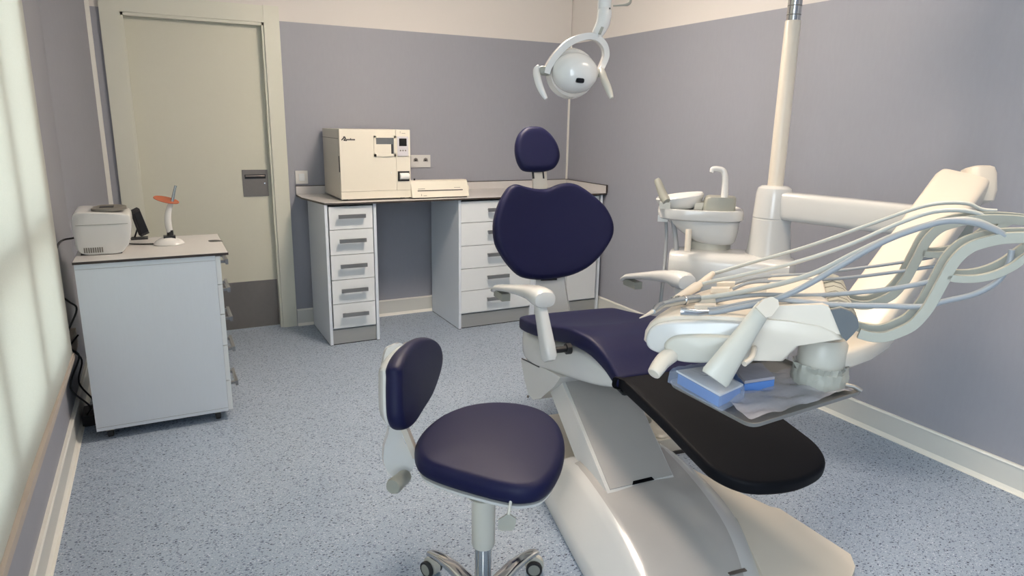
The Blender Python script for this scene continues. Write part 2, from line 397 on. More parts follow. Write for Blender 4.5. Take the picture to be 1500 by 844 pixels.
a = [(-2.165, -.001), (-.001, -.001), (-.001, -.585), (-2.02, -.585), (-2.095, -.565), (-2.165, -.20)]
P1 = [V((x, y, CT-.012)) for x, y in a]
MB().prism(P1, (0, 0, .0105)).m(1).prism([V((x*1.0, y, CT-.0015)) for x, y in [(-2.163, -.001), (-.001, -.001), (-.001, -.583), (-2.02, -.583), (-2.094, -.563), (-2.163, -.20)]], (0, 0, .0015)).build('top_board', ['worktop_edge', 'worktop'], wt)
b = MB().box((-2.165, -.013, CT), (-.013, 0, CT+.055)).box((-.013, -.585, CT), (-.001, 0, CT+.055)).m(1)
b.box((-2.165, -.014, CT+.055), (-.013, 0, CT+.059)).box((-.014, -.587, CT+.055), (-.001, 0, CT+.059)).box((-.014, -.589, CT), (-.001, -.585, CT+.059))
b.build('upstand', ['worktop', 'worktop_edge'], wt)

# ------------------------------------------------------------------ autoclave
ay, ab = -.50, -.035; f0 = py_(496, 189, ay); f1 = py_(600.5, 190, ay); ax0, ax1 = f0.x, f1.x; z0, z1 = CT+.012, f0.z
ac = thing('autoclave', 'large beige steam autoclave with hatch window and small display on the worktop', 'autoclave', ((ax0+ax1)/2, -.25, CT))
MB().box((ax0, ay+.035, z0), (ax1, ab, z1-.002), .008).m(1).box((ax0-.003, ay+.03, z1-.06), (ax0+.001, ab+.02, z1-.057)).build('body', ['autoclave_side', 'seam_grey'], ac)
def ap(px, py, dy=0): q = py_(px, py, ay+dy); return q
xs = ap(581, 250).x; zb = ap(520, 281).z
MB().box((ax0+.001, ay, zb+.002), (xs-.001, ay+.034, z1), .006).build('door', 'autoclave_beige', ac)
MB().box((xs+.0005, ay, zb+.002), (ax1-.001, ay+.034, z1), .005).build('control_fascia', 'autoclave_beige', ac)
MB().box((ax0+.001, ay+.001, z0-.002), (ax1-.001, ay+.034, zb), .005).build('base_trim', 'autoclave_beige', ac)
for x in (ax0+.04, ax1-.04):
    for y in (ay+.06, ab-.05): MB().lathe((x, y, CT), [(.016, 0), (.018, .013)], n=14).build('foot', 'rubber', ac)
q0, q1 = ap(547, 199), ap(580, 229)
wq = MB()
wq.box((q0.x, ay-.008, q1.z), (q0.x+.014, ay, q0.z), .002).box((q1.x-.014, ay-.008, q1.z), (q1.x, ay, q0.z), .002).box((q0.x, ay-.008, q1.z), (q1.x, ay, q1.z+.016), .002).box((q0.x, ay-.008, q0.z-.012), (q1.x, ay, q0.z), .002)
wq.m(1).box((q0.x+.012, ay-.002, q1.z+.014), (q1.x-.012, ay+.001, q0.z-.01))
wq.m(2).box((q0.x+.014, ay-.006, q1.z+.016), (q1.x-.032, ay-.002, q0.z-.052), .002)
wq.m(3).box((q1.x-.032, ay-.004, q1.z+.016), (q1.x-.022, ay-.001, q0.z-.052))
wq.build('hatch_window', ['autoclave_beige', 'cavity_grey', 'autoclave_beige', 'dark_plastic'], ac)
q0, q1 = ap(581.5, 200), ap(598, 228.5)
b = MB().box((q0.x, ay-.006, q1.z), (q1.x, ay, q0.z), .003).m(1).box((q0.x+.011, ay-.0085, q0.z-.06), (q1.x-.012, ay-.005, q0.z-.012), .001)
b.m(2)
for k in range(3): b.lathe((q0.x+.02+k*.017, ay-.006, q1.z+.035), [(.005, 0), (.004, .002)], (0, -1, 0), 10)
b.build('display_panel', ['panel_lilac', 'screen_black', 'seam_grey'], ac)
q0, q1 = ap(582.5, 251), ap(600, 265)
b = MB().box((q0.x, ay-.005, q1.z), (q1.x-.002, ay+.001, q0.z), .006)
b.m(1).tube([V((q0.x+.012, ay-.004, (q0.z+q1.z)/2)), V((q1.x-.008, ay-.004, (q0.z+q1.z)/2))], .021, 18)
b.build('paper_slot', ['dark_plastic', 'paper'], ac)
b = MB()   # maker's mark: round emblem with a short run of tiny lettering
lx, lz = ap(501, 203).x, ap(501, 203).z
b.bar([V((lx-.004, ay-.001, lz-.010)), V((lx+.012, ay-.001, lz+.004)), V((lx+.022, ay-.001, lz-.002)), V((lx+.010, ay-.001, lz-.010)), V((lx+.03, ay-.001, lz-.012))], (0, 1, 0), .002, .006, smooth=5)
b.tube([V((lx+.008, ay-.001, lz+.006)), V((lx+.014, ay-.001, lz+.012)), V((lx+.021, ay-.001, lz+.006))], .0025, 6, smooth=4)
for k in range(7):
    h = .013 if k in (3,) else .009
    b.box((lx+.026+k*.008, ay-.0015, lz-.011), (lx+.0315+k*.008, ay+.0005, lz-.011+h), .001, 1)
b.box((lx+.024, ay-.0014, lz-.0095), (lx+.081, ay+.0003, lz-.006))
b.build('emblem', 'dark_plastic', ac)
q = ap(573, 253); MB().lathe(q, [(.004, -.001), (.004, .002), (.001, .003)], (0, -1, 0), 10).build('keyhole', 'paper', ac)
q = ap(496, 236); MB().box((ax0-.001, ay+.012, q.z-.07), (ax0+.004, ay+.03, q.z+.0+.0+.03)).build('door_grip', 'dark_plastic', ac)
q = ap(587, 193.5); b = MB().box((q.x-.005, ay-.001, q.z-.008), (q.x-.003, ay+.001, q.z+.006)).box((q.x+.006, ay-.001, q.z-.009), (q.x+.03, ay+.001, q.z-.0065)); b.build('model_marking', 'seam_grey', ac)

# ------------------------------------------------------------------ bag sealer
sy = -.53; L0 = py_(604.5, 291, sy); L1 = py_(687, 288, sy)
T0 = py_(601.5, 265.5, sy+.0); T1 = py_(681, 263, sy)
sl = thing('bag_sealer', 'long cream bag sealing machine with a thin slot beside the autoclave', 'sealer', ((L0.x+L1.x)/2, sy+.07, CT))
xa, xb = L0.x, L1.x; zt = CT+.118
# sloping face: bottom front at sy, top back
prof = [(sy, CT+.008), (sy+.035, zt-.008), (sy+.05, zt), (sy+.13, zt-.004), (sy+.15, CT+.07), (sy+.15, CT+.008)]
MB().prism([V((xa, y, z)) for y, z in prof], (xb-xa, 0, 0), .009, 3).build('housing', 'autoclave_beige', sl)
def sf(u, w, off=0):   # point on the sloping face
    n = V((0, -(zt-.016-CT), -.035)).normalized()
    p = V((xa+(xb-xa)*u, sy+.035*w, CT+.008+(zt-.016-CT)*w)); return p+n*off
MB().hexa([sf(.1, .40, -.002), sf(.9, .40, -.002), sf(.9, .455, -.002), sf(.1, .455, -.002), sf(.1, .40, .0012), sf(.9, .40, .0012), sf(.9, .455, .0012), sf(.1, .455, .0012)]).build('slot', 'rubber', sl)
for u0, u1, w0, w1 in ((.11, .23, .53, .56), (.75, .86, .57, .59), (.155, .163, .1, .22), (.19, .25, .1, .125)):
    b = MB(); b.hexa([sf(u0, w0, -.001), sf(u1, w0, -.001), sf(u1, w1, -.001), sf(u0, w1, -.001), sf(u0, w0, .001), sf(u1, w0, .001), sf(u1, w1, .001), sf(u0, w1, .001)])
    b.build('marking', 'seam_grey', sl)
MB().lathe((xb-.004, sy+.05, CT+.055), [(.026, 0), (.028, .008), (.024, .016), (.012, .02)], (1, 0, 0), 20).build('side_knob', 'autoclave_beige', sl)
MB().tube([V((xa+.035, sy+.06, zt-.004)), V((xa+.035, sy+.06, zt+.012))], .006, 10).build('rear_peg', 'dark_plastic', sl)
MB().box((xa+.01, sy+.01, CT), (xb-.01, sy+.14, CT+.009), .001).build('rubber_foot', 'rubber', sl)

# ------------------------------------------------------------------ trolley on the left with things on it
TZ = .826; tx0, tx1, ty0, ty1 = -3.345, -2.79, -1.47, -.905
tr = thing('drawer_trolley', 'white drawer trolley on castors with thin dark-edged top by the left wall', 'trolley', ((tx0+tx1)/2, (ty0+ty1)/2, 0))
MB().box((tx0-.005, ty0-.004, TZ-.012), (-2.737, ty1+.004, TZ-.0015), .001).m(1).box((tx0-.003, ty0-.002, TZ-.0015), (-2.739, ty1+.002, TZ), .0005).build('top_board', ['worktop_edge', 'worktop'], tr)
MB().box((tx0, ty0, .048), (tx1-.004, ty1, TZ-.012), .001).m(1).box((tx0+.002, ty0-.0008, .064), (tx1-.006, ty0+.001, .0648)).box((tx0+.002, ty0-.0008, TZ-.035), (tx1-.006, ty0+.001, TZ-.0342)).build('body', ['melamine_side', 'seam_grey'], tr)
zz = [TZ-.014, .676, .532, .379, .202, .05]
for i in range(5):
    dr = MB().box((tx1-.003, ty0+.001, zz[i+1]+.002), (tx1+.017, ty1-.001, zz[i]-.002), .0015).build('drawer', 'melamine', tr)
    handle(MB(), ty0+.17, tx1+.017, zz[i]-.045, .2, 'y').build('handle', 'handle_alu', dr)
gq = pz(319, 353, TZ)
MB().prism(crom([gq+V((-.035, -.02, -.0005)), gq+V((.012, -.022, -.0005)), gq+V((.02, -.01, -.0005)), gq+V((-.0, .03, -.0005)), gq+V((-.04, .03, -.0005))], 4), (0, 0, .0015)).build('cable_grommet', 'dark_plastic', tr)
for x, y in ((tx0+.05, ty0+.04), (tx1-.05, ty0+.04), (tx0+.05, ty1-.05), (tx1-.05, ty1-.05)):
    c = MB().box((x-.014, y-.012, .032), (x+.014, y+.012, .048), .002).build('castor', 'grey_plastic', tr)
    MB().lathe((x-.012, y, .019), [(.014, 0), (.019, .002), (.019, .022), (.014, .024)], (1, 0, 0), 16).build('castor_wheel', 'rubber', c)

# cleaner box
cy = -1.33
cpx = [(105.4, 337), (104.5, 322), (110, 314), (130, 313), (160, 313.5), (184, 316), (191, 320), (193, 337), (190.7, 356), (185, 366), (177.6, 372), (150, 374), (124, 375), (112.5, 368), (109, 354)]
out = [py_(x, y, cy) for x, y in cpx]; zlow = min(p.z for p in out); out = [p+V((0, 0, TZ+.004-zlow)) for p in out]
cl = thing('ultrasonic_cleaner', 'boxy white tabletop ultrasonic cleaner with dark control patch, left on the trolley', 'cleaner', (sum(p.x for p in out)/len(out), cy+.1, TZ))
sm = crom(out, 4)
def shrink(pp, f, y, fz=1.0):
    c = sum(pp, V((0, 0, 0)))/len(pp); return [V((c.x+(p.x-c.x)*f, y, TZ+.004+(p.z-TZ-.004)*fz)) for p in pp]
rg = [shrink(sm, .93, cy-.004, .97), shrink(sm, .985, cy-.0, .99), shrink(sm, 1, cy+.012), shrink(sm, 1, cy+.19, 1.03), shrink(sm, .98, cy+.215, 1.02), shrink(sm, .9, cy+.225, .98)]
MB().loft(rg).build('housing', 'white_plastic', cl)
ztop = max(p.z for p in sm); cx_ = cl.location.x
b = MB(); zl = ztop-.058
b.box((min(p.x for p in sm)+.014, cy-.0052, zl-.001), (max(p.x for p in sm)-.014, cy+.0, zl+.001)); b.build('lid_seam', 'grey_plastic', cl)
b = MB().prism(crom([V((cx_-.02, cy+.012, ztop-.003)), V((cx_+.06, cy+.012, ztop-.003)), V((cx_+.105, cy+.08, ztop-.001)), V((cx_+.07, cy+.15, ztop)), V((cx_-.0, cy+.15, ztop)), V((cx_-.03, cy+.07, ztop-.002))], 5), (0, 0, .012), .003)
b.m(1).box((cx_+.0, cy+.05, ztop+.008), (cx_+.055, cy+.1, ztop+.0125), .001); b.build('control_patch', ['seam_grey', 'rubber'], cl)
b = MB()
for k in range(9): b.box((cx_-.075+k*.0085, cy-.0055, TZ+.012), (cx_-.07+k*.0085, cy-.003, TZ+.035))
b.build('vent_slots', 'seam_grey', cl)
MB().box((cx_-.09, cy+.01, TZ), (cx_+.07, cy+.19, TZ+.006), .001).build('rubber_foot', 'rubber', cl)
q = V((min(p.x for p in sm)+.008, cy+.05, TZ+.075))
tag(MB().tube([q, q+V((-.012, -.01, .0)), q+V((-.06, -.06, -.01)), V((XL+.012, cy-.08, .80)), V((XL+.012, cy-.085, .70)), V((XL+.05, cy-.06, .64)), V((XL+.075, cy-.055, .60)), V((XL+.03, cy-.05, .50)), V((XL+.012, cy-.05, .42)), V((XL+.014, cy+.02, .40)), V((XL+.05, cy+.03, .36)), V((XL+.018, cy-.06, .28)), V((XL+.016, cy-.05, .22)), V((XL+.07, cy-.02, .13)), V((XL+.045, cy+.08, .055))], .0042, 8, smooth=6).build('power_cable', 'cable_black'), 'thin black power cable zigzagging down between trolley and left wall', 'cable')
tag(MB().tube([V((XL+.055, cy+.13, .055)), V((XL+.075, cy+.08, .12)), V((XL+.03, cy+.07, .22)), V((XL+.055, cy+.06, .33)), V((XL+.02, cy+.05, .40)), V((XL+.05, cy+.1, .44))], .004, 8, smooth=6).build('power_cable', 'cable_black'), 'second short black cable rising from the adapter behind the trolley', 'cable')
q = pz(128, 617, 0)
ad = MB().box((XL+.022, cy+.06, 0), (XL+.088, cy+.20, .052), .008).build('power_adapter', 'cable_black')
tag(ad, 'black power adapter block on the floor behind the trolley', 'adapter')

# small screen on a stand
mq = pz(212, 350, TZ)
sc = thing('tilted_screen', 'small black tilted touchscreen unit standing on the trolley', 'screen', (mq.x-.02, mq.y, TZ))
P = [py_(x, y, mq.y) for x, y in ((194, 315), (204.5, 311), (219.5, 347), (208, 351))]
dz = TZ+.012-min(p.z for p in P); P = [p+V((0, 0, dz)) for p in P]
e = V((.0, .045, .0))
fr = MB().hexa([P[0]+V((0, .0, 0)), P[3], P[3]+V((-.012, .012, .006)), P[0]+V((-.012, .012, .006)), P[1]+V((.0, .03, 0)), P[2]+V((0, .03, 0)), P[2]+V((-.012, .042, .006)), P[1]+V((-.012, .042, .006))], .003)
fr.build('screen_casing', 'dark_plastic', sc)
def mixp(a, b, t): return a*(1-t)+b*t
n_ = V((-.2, -1, .25)).normalized()
A0, A1, A2, A3 = P[0], P[1]+V((0, .03, 0)), P[2]+V((0, .03, 0)), P[3]
cc = (A0+A1+A2+A3)/4; nn = (A1-A0).cross(A3-A0).normalized(); nn = nn if nn.dot(CAM-cc) > 0 else -nn
ins = [mixp(p, cc, .18)+nn*.0008 for p in (A0, A1, A2, A3)]
MB().prism(ins, nn*.0012).build('display_glass', 'screen_black', sc)
MB().tube([cc-nn*.01, V((mq.x-.045, mq.y+.04, TZ+.004)), V((mq.x-.05, mq.y+.0, TZ+.004)), V((mq.x+.0, mq.y+.0, TZ+.004))], .004, 8).box((mq.x-.06, mq.y-.02, TZ), (mq.x+.015, mq.y+.05, TZ+.006), .002).build('stand', 'dark_plastic', sc)

# curing light on charging base
cq = pz(248, 357, TZ); cq = V((cq.x, -1.16, TZ)); 
cw = py_(248, 357, -1.16); cq.x = cw.x
cu = thing('curing_light', 'slim white dental curing light with orange shield standing in its charging base', 'curing light', cq)
MB().lathe(cq, [(.066, 0), (.069, .006), (.06, .018), (.042, .03), (.03, .036)], n=32, sx=1, sy=.8).build('charging_base', 'white_plastic', cu)
MB().box((cq.x-.022, cq.y-.022, TZ+.03), (cq.x+.03, cq.y+.022, TZ+.044), .006, 3).build('base_cradle', 'dark_plastic', cu)
def qd(x, y): return py_(x, y, cq.y)
MB().tube([qd(249, 349), qd(249.5, 343), qd(249, 337)], [.016, .015, .014], 14).build('handle_grip', 'dark_plastic', cu)
MB().tube([qd(249, 340), qd(246.5, 328), qd(246, 315), qd(248.5, 303), qd(251.5, 296)], [.014, .0155, .0145, .012, .009], 16, smooth=5).build('light_body', 'white_plastic', cu)
MB().tube([qd(252, 297), qd(254, 287), qd(256.5, 275), qd(257.5, 272)], [.008, .0065, .0055, .006], 12).build('light_guide', 'steel_tip', cu)
sh = qd(243.5, 293.2); axn = V((.30, -.35, 1.0)).normalized()
MB().lathe(sh, [(.0455, 0), (.046, .0015), (.045, .003)], axn, 30, sx=1.25, sy=.75).build('orange_shield', 'orange_shield', cu)
tag(MB().tube([qd(238, 359)+V((0, .02, .004)), V((cq.x-.10, cq.y+.03, TZ+.004)), V((cq.x-.16, cq.y+.06, TZ+.004)), V((cq.x-.20, cq.y+.13, TZ+.004)), V((mq.x-.05, mq.y+.04, TZ+.004))], .003, 8, smooth=6).build('charger_cable', 'cable_black'), 'thin dark charger cable lying on the trolley top behind the cleaner', 'cable')

# ------------------------------------------------------------------ operator stool
STX, STY = -2.27, -3.27
st = thing('operator_stool', 'navy padded operator stool with small backrest and chrome five-star base', 'stool', (STX, STY, 0))
spx = [(607, 668), (611, 652), (625, 634), (650, 616), (685, 603), (725, 598), (765, 601), (797, 611), (818, 629), (827, 655), (824, 683), (812, 708), (793, 724), (765, 729), (738, 726), (700, 717), (655, 704), (624, 692), (611, 682)]
SZ = .475
def tilt(p): return V((p.x, p.y, p.z+.10*(p.y-STY)*.35))
cs = crom([pz(x, y, SZ) for x, y in spx], 4)
MB().cushion(cs, (0, 0, 1), .062, .028, dome=.010).build('seat', 'navy_leather', st)
c0 = sum(cs, V((0, 0, 0)))/len(cs)
pan = [c0+(p-c0)*.955+V((0, 0, -.033)) for p in cs]; pan2 = [c0+(p-c0)*.94+V((0, 0, -.043)) for p in cs]; pan3 = [c0+(p-c0)*.8+V((0, 0, -.05)) for p in cs]
MB().loft([pan, pan2, pan3]).build('seat_pan', 'white_plastic', st)
MB().lathe((STX, STY, 0), [(.05, .425), (.033, .415), (.033, .27), (.030, .262)], n=28).build('column_sleeve', 'satin_plastic', st)
MB().lathe((STX, STY, 0), [(.0235, .30), (.0235, .06), (.02, .05)], n=28).build('gas_column', 'chrome', st)
MB().lathe((STX, STY, 0), [(.03, .125), (.042, .115), (.048, .09), (.048, .055), (.03, .05)], n=28).build('base_hub', 'chrome', st)
for k in range(5):
    an = math.radians(101-72*k); dr = V((math.cos(an), math.sin(an), 0)); sd = V((-dr.y, dr.x, 0)); o = V((STX, STY, 0))
    rings = []
    for t, w, h, z in ((0.03, .024, .020, .088), (.08, .023, .018, .094), (.15, .021, .015, .100), (.22, .019, .012, .094), (.27, .017, .010, .082), (.292, .014, .009, .074)):
        rings.append(MB.ring(None, o+dr*t+V((0, 0, z)), sd, V((0, 0, 1)), w, h, 3, 16))
    lg = MB().loft(rings).build('leg', 'chrome', st)
    c = o+dr*.285+V((0, 0, 0)); ca = math.radians(200+40*k)
    w = V((math.cos(ca), math.sin(ca), 0))
    b = MB().lathe(c+V((0, 0, .03))-w*.004, [(.024, -.012), (.03, -.010), (.03, .010), (.024, .012)], w, 20)
    b.lathe(c+V((0, 0, .05)), [(.006, 0), (.006, .03)], n=10)
    cs_ = b.build('castor', 'satin_plastic', lg)
    b = MB()
    for s_ in (-1, 1): b.lathe(c+V((0, 0, .026))+w*(s_*.019), [(.016, -.006), (.026, -.006), (.026, .006), (.016, .006)], w, 20)
    b.m(1)
    for s_ in (-1, 1): b.lathe(c+V((0, 0, .026))+w*(s_*.019), [(.002, -.0075), (.019, -.007), (.019, .007), (.002, .0075)], w, 20)
    b.build('castor_wheel', ['rubber', 'grey_plastic'], lg)
# backrest
C0 = pd(612, 563, 2.02); nb = V((.86, -.50, .10)).normalized()
bpx = [(588, 551), (588, 538), (595, 520), (607, 504), (621, 495), (632, 494), (642, 500), (648, 510), (650, 526), (646, 548), (636, 578), (623, 603), (611, 621), (601, 629), (595, 628), (591, 618), (589, 603), (588, 575)]
fp = crom([pl(x, y, C0, nb) for x, y in bpx], 4)
MB().cushion([p-nb*.024 for p in fp], nb, .048, .022, dome=.006).build('backrest', 'navy_leather', st)
cb = sum(fp, V((0, 0, 0)))/len(fp); bk = cb-nb*.055
g = lambda f, off, dzz=0: [cb+(p-cb)*f-nb*off+V((0, 0, dzz)) for p in fp]
MB().loft([g(.95, .040), g(.93, .055), g(.78, .078), g(.4, .084)]).build('backrest_shell', 'white_plastic', st)
ub = V((0, 0, 1)).cross(nb).normalized()
BD = C0-nb*.055; bn = (nb*.15-FW*.9-nb.cross(Z_)*.0).normalized() if False else (-FW*.95+nb*.3).normalized()
def bp2(x, y, o_=0): return pl(x, y, BD, bn)-bn*o_
ol_ = crom([bp2(x, y) for x, y in ((564, 520), (573, 508), (592, 505), (596, 540), (592, 600), (590, 640), (603, 664), (608, 680), (601, 694), (588, 703), (572, 697), (563, 680), (564, 655), (571, 628), (560, 612), (558, 570))], 3)
MB().prism([p-bn*.012 for p in ol_], -bn*.045, .006, 3).build('backrest_bracket', 'white_plastic', st)
und = V((c0.x, c0.y, SZ-.045))
h0 = bp2(585, 622, .034); h1 = bp2(613, 668, .034)
h3 = h1+(und-h1)*.6; h3.z = SZ-.045
MB().bar([bp2(590, 622, -.03), bp2(597, 640, -.028), h1-FW*.02, h1+(h3-h1)*.35, h3], -FW, .042, .018).build('backrest_link', 'cream_plastic', st)
kx = bp2(590, 697, -.02); ky = kx+(pd(568, 720, 1.90)-kx)*1.0; ky = kx+(ky-kx).normalized()*.075
MB().lathe(kx, [(.020, -.01), (.022, .0), (.022, .035), (.024, (ky-kx).length-.01), (.020, (ky-kx).length)], (ky-kx), 18).build('tension_knob', 'grey_plastic', st)
l0 = pd(749, 735, 1.80); l1 = pd(745, 754, 1.79)
MB().tube([l0+V((0, .0, .012)), l1], .0045, 8).build('height_lever', 'satin_plastic', st)
P = [pd(x, y, 1.79) for x, y in ((738, 757), (745, 752), (751, 757), (756, 760), (755, 771), (750, 778), (736, 778), (729, 775), (730, 762))]
MB().prism(P, FW*.008, .002).build('lever_paddle', 'grey_plastic', st)

# ------------------------------------------------------------------ dental chair
CA = math.radians(-6.4); OC = V((-1.30, -2.05, 0))
X_ = V((math.cos(CA), math.sin(CA), 0)); Y_ = V((-math.sin(CA), math.cos(CA), 0))
def cl_(x, y, z): return OC+X_*x+Y_*y+Z_*z
def cpl(px, py, ax, val):   # measured point on a chair-frame plane
    n = (X_, Y_, Z_)[ax]; return pl(px, py, OC+n*val, n)
ch = thing('dental_chair', 'white dental patient chair with navy upholstery and black leg rest', 'dental chair', OC, CA)
# seat
def srect(y, xc, hw, zc, th, edge=0, e=7, n=40, tiltx=0):
    out = []
    for k in range(n):
        t = 2*math.pi*k/n; ct, s_ = math.cos(t), math.sin(t)
        u = math.copysign(abs(ct)**(2/e), ct); w = math.copysign(abs(s_)**(2/e), s_)
        out.append(cl_(xc+u*hw, y, zc-th/2+w*th/2-edge*(1-u*u)*(1 if w > 0 else .4)))
    return out
ST = [(-.118, .235, .556, .035, 0), (-.124, .25, .562, .055, 0), (-.15, .26, .567, .07, .0), (-.25, .265, .580, .072, .008), (-.38, .262, .603, .075, .014), (-.50, .252, .628, .078, .016), (-.60, .242, .648, .08, .014), (-.70, .232, .655, .08, .012), (-.78, .222, .647, .078, .009), (-.86, .212, .618, .072, .005), (-.92, .206, .580, .062, .002), (-.945, .204, .562, .05, 0), (-.952, .20, .552, .03, 0)]
from bisect import bisect
def dens(ST, n=4):
    P = [[*s] for s in ST]; out = []
    for i in range(len(P)-1):
        g = lambda k: P[max(0, min(len(P)-1, k))]
        a, b_, c, d_ = g(i-1), g(i), g(i+1), g(i+2)
        for k in range(n):
            t = k/n; out.append([.5*((2*b_[j])+(c[j]-a[j])*t+(2*a[j]-5*b_[j]+4*c[j]-d_[j])*t*t+(3*b_[j]-a[j]-3*c[j]+d_[j])*t**3) for j in range(len(P[0]))])
    out.append(P[-1]); return out
MB().loft([srect(y, .0, hw, z, th, e_) for y, hw, z, th, e_ in dens(ST)]).build('seat', 'navy_leather', ch)
# leg rest, black, widening a little to a rounded end
def rnd(p, k=6): return crom(p, k)
lz = lambda y: .555+(y+.95)*.128
LO = [(-.197, -.955), (-.197, -1.2), (-.205, -1.42), (-.20, -1.51), (-.15, -1.585), (-.05, -1.615), (.05, -1.61), (.14, -1.575), (.19, -1.50), (.20, -1.40), (.20, -1.2), (.2, -.955), (.19, -.95), (-.187, -.95)]
lp = []
for i, p in enumerate(LO):
    lp.append(V((p[0], p[1], 0)))
cp = [p for p in crom(lp, 5)]
lp = [cl_(p.x, p.y, lz(p.y)-.018) for p in cp]
nl = (Z_-Y_*.128).normalized()
MB().cushion(lp, nl, .044, .013, dome=.002).build('leg_rest', 'black_vinyl', ch)
c = sum(lp, V((0, 0, 0)))/len(lp)
MB().loft([[c+(p-c)*.96-Z_*.020 for p in lp], [c+(p-c)*.9-Z_*.034 for p in lp]]).build('leg_rest_shell', 'rubber', ch)
# backrest, reclined
tb = V((0, 0, 0))+Y_*.26+Z_*1.0; tb.normalize(); nbk = -X_.cross(tb).normalized()   # faces the foot end
if nbk.dot(Y_) > 0: nbk = -nbk
BO = cl_(0, -.035, .70)
bp = [(757, 269.5), (767.5, 272), (785, 275.5), (803, 275.5), (817, 270), (831.5, 267), (846, 270), (860, 279), (874, 291.5), (885, 304), (893, 320), (896, 334), (894, 348.5), (885, 366), (874, 380.5), (860, 393), (842, 402), (821, 407), (796, 409.6), (775, 408), (760.5, 402.5), (746, 389), (734, 373), (725, 355.5), (722.5, 330.7), (727, 309), (734, 291.5), (743, 277), (750, 271)]
bpp = crom([pl(x, y, BO, nbk) for x, y in bp], 3)
cb_ = sum(bpp, V((0, 0, 0)))/len(bpp)
def curl(p):
    u = (p-cb_).dot(X_); return p-nbk*(-.35*u*u)
MB().cushion([p-nbk*.03 for p in bpp], nbk, .07, .026, dome=-.004, fn=curl).build('backrest', 'navy_leather', ch)
MB().loft([[curl(cb_+(p-cb_)*f-nbk*o_) for p in bpp] for f, o_ in ((.93, .06), (.9, .075), (.7, .095), (.3, .105))]).build('backrest_shell', 'white_plastic', ch)
hp = [(756.5, 218), (757.5, 206), (762, 194), (771, 185.6), (783.5, 183.5), (796, 185.6), (808.5, 195.6), (818, 210), (822, 226), (819, 238), (812, 246), (799, 249.6), (782, 250), (769, 248), (762, 240), (758, 229)]
HO = BO+tb*.62; nh = (nbk+Z_*.06-X_*.05).normalized()
hpp = crom([pl(x, y, HO, nh) for x, y in hp], 4); hc = sum(hpp, V((0, 0, 0)))/len(hpp)
MB().cushion([p-nh*.025 for p in hpp], nh, .06, .026, dome=.0).build('headrest', 'navy_leather', ch)
s0 = pl(792, 300, HO-nh*.05, nh); s1 = pl(789, 235, HO-nh*.05, nh)
hs = (s1-s0).normalized()
st_ = MB().bar([s0-hs*.05, s1-hs*.055], nh, .018, .072).build('headrest_stem', 'cream_plastic', ch)
b = MB()
for x in (781.5, 796): b.tube([pl(x, 262, HO-nh*.045, nh), pl(x-2, 238, HO-nh*.045, nh)], .006, 8)
b.build('headrest_rods', 'dark_plastic', ch)
# back support spine between seat and backrest
yb = -.005
q = lambda x, y, d_=0: cpl(x, y, 1, yb+d_)
MB().loft([[q(783, 470), q(834, 466), q(836, 466, .06), q(786, 470, .06)], [q(783, 452), q(832, 448), q(834, 448, .06), q(786, 452, .06)], [q(784, 425), q(828, 422), q(830, 422, .05), q(786, 425, .05)], [q(786, 395, .03), q(825, 395, .03), q(826, 395, .07), q(788, 395, .07)]]).build('back_support', 'white_plastic', ch)
MB().hexa([q(792, 411.5, -.005), q(816, 410.5, -.005), q(816, 410.5, .02), q(792, 411.5, .02), q(792, 406, -.005), q(816, 405, -.005), q(816, 405, .02), q(792, 406, .02)], .002).build('backrest_bracket', 'dark_plastic', ch)
# armrests
def armrest(xl, name, ytop, ztop, yp, tipy, tipz, sgn):
    A = MB()
    st = [(ytop-.005, .030, .018, 0), (ytop+.0, .042, .030, .0), (ytop+.02, .046, .037, .002), (ytop+.06, .046, .036, .004), (ytop+.12, .043, .030, .006), (ytop+.22, .040, .024, 0), (ytop+.32, .038, .018, -.006), (tipy-.05, .036, .014, -.01), (tipy-.01, .032, .012, -.022), (tipy, .022, .008, -.026)]
    rings = []
    for y, a_, b_, dz_ in st:
        t = (y-ytop)/(tipy-ytop); zc = ztop-.036+(tipz-ztop+.036)*max(0, t)**1.1+dz_+.012*math.sin(min(max(t, 0), 1)*math.pi)
        rings.append(MB.ring(None, cl_(xl, y, zc), X_, Z_, a_, b_, 2.6, 24))
    pad = A.loft(rings).build('armrest', 'white_plastic', ch)
    MB().box((xl-.02, tipy-.13, tipz-.045), (xl+.02, tipy-.02, tipz-.012), .006, fr=lambda p: cl_(*p)).build('armrest_underside', 'grey_plastic', pad)
    p0 = cl_(xl, ytop+.06, ztop-.05); p1 = cl_(xl, yp, .565)
    dd = (p1-p0).normalized(); sd = X_; bb = sd.cross(dd).normalized()
    rr = [MB.ring(None, p, sd, bb, a_, b_, 4, 20) for p, a_, b_ in ((p0, .020, .026), (mixp(p0, p1, .5), .022, .032), (p1-dd*.03, .024, .038), (p1+dd*.012, .024, .038), (p1+dd*.028, .018, .026))]
    MB().loft(rr).build('armrest_post', 'white_plastic', pad)
    MB().lathe(p1-dd*.012, [(.013, 0), (.013, .075), (.022, .076), (.022, .095)], X_*sgn, 16).build('armrest_pivot', 'dark_plastic', pad)
armrest(-.345, 'l', -.62, .805, -.665, -.06, .70, 1)
armrest(.315, 'r', -.60, .825, -.665, -.09, .715, -1)
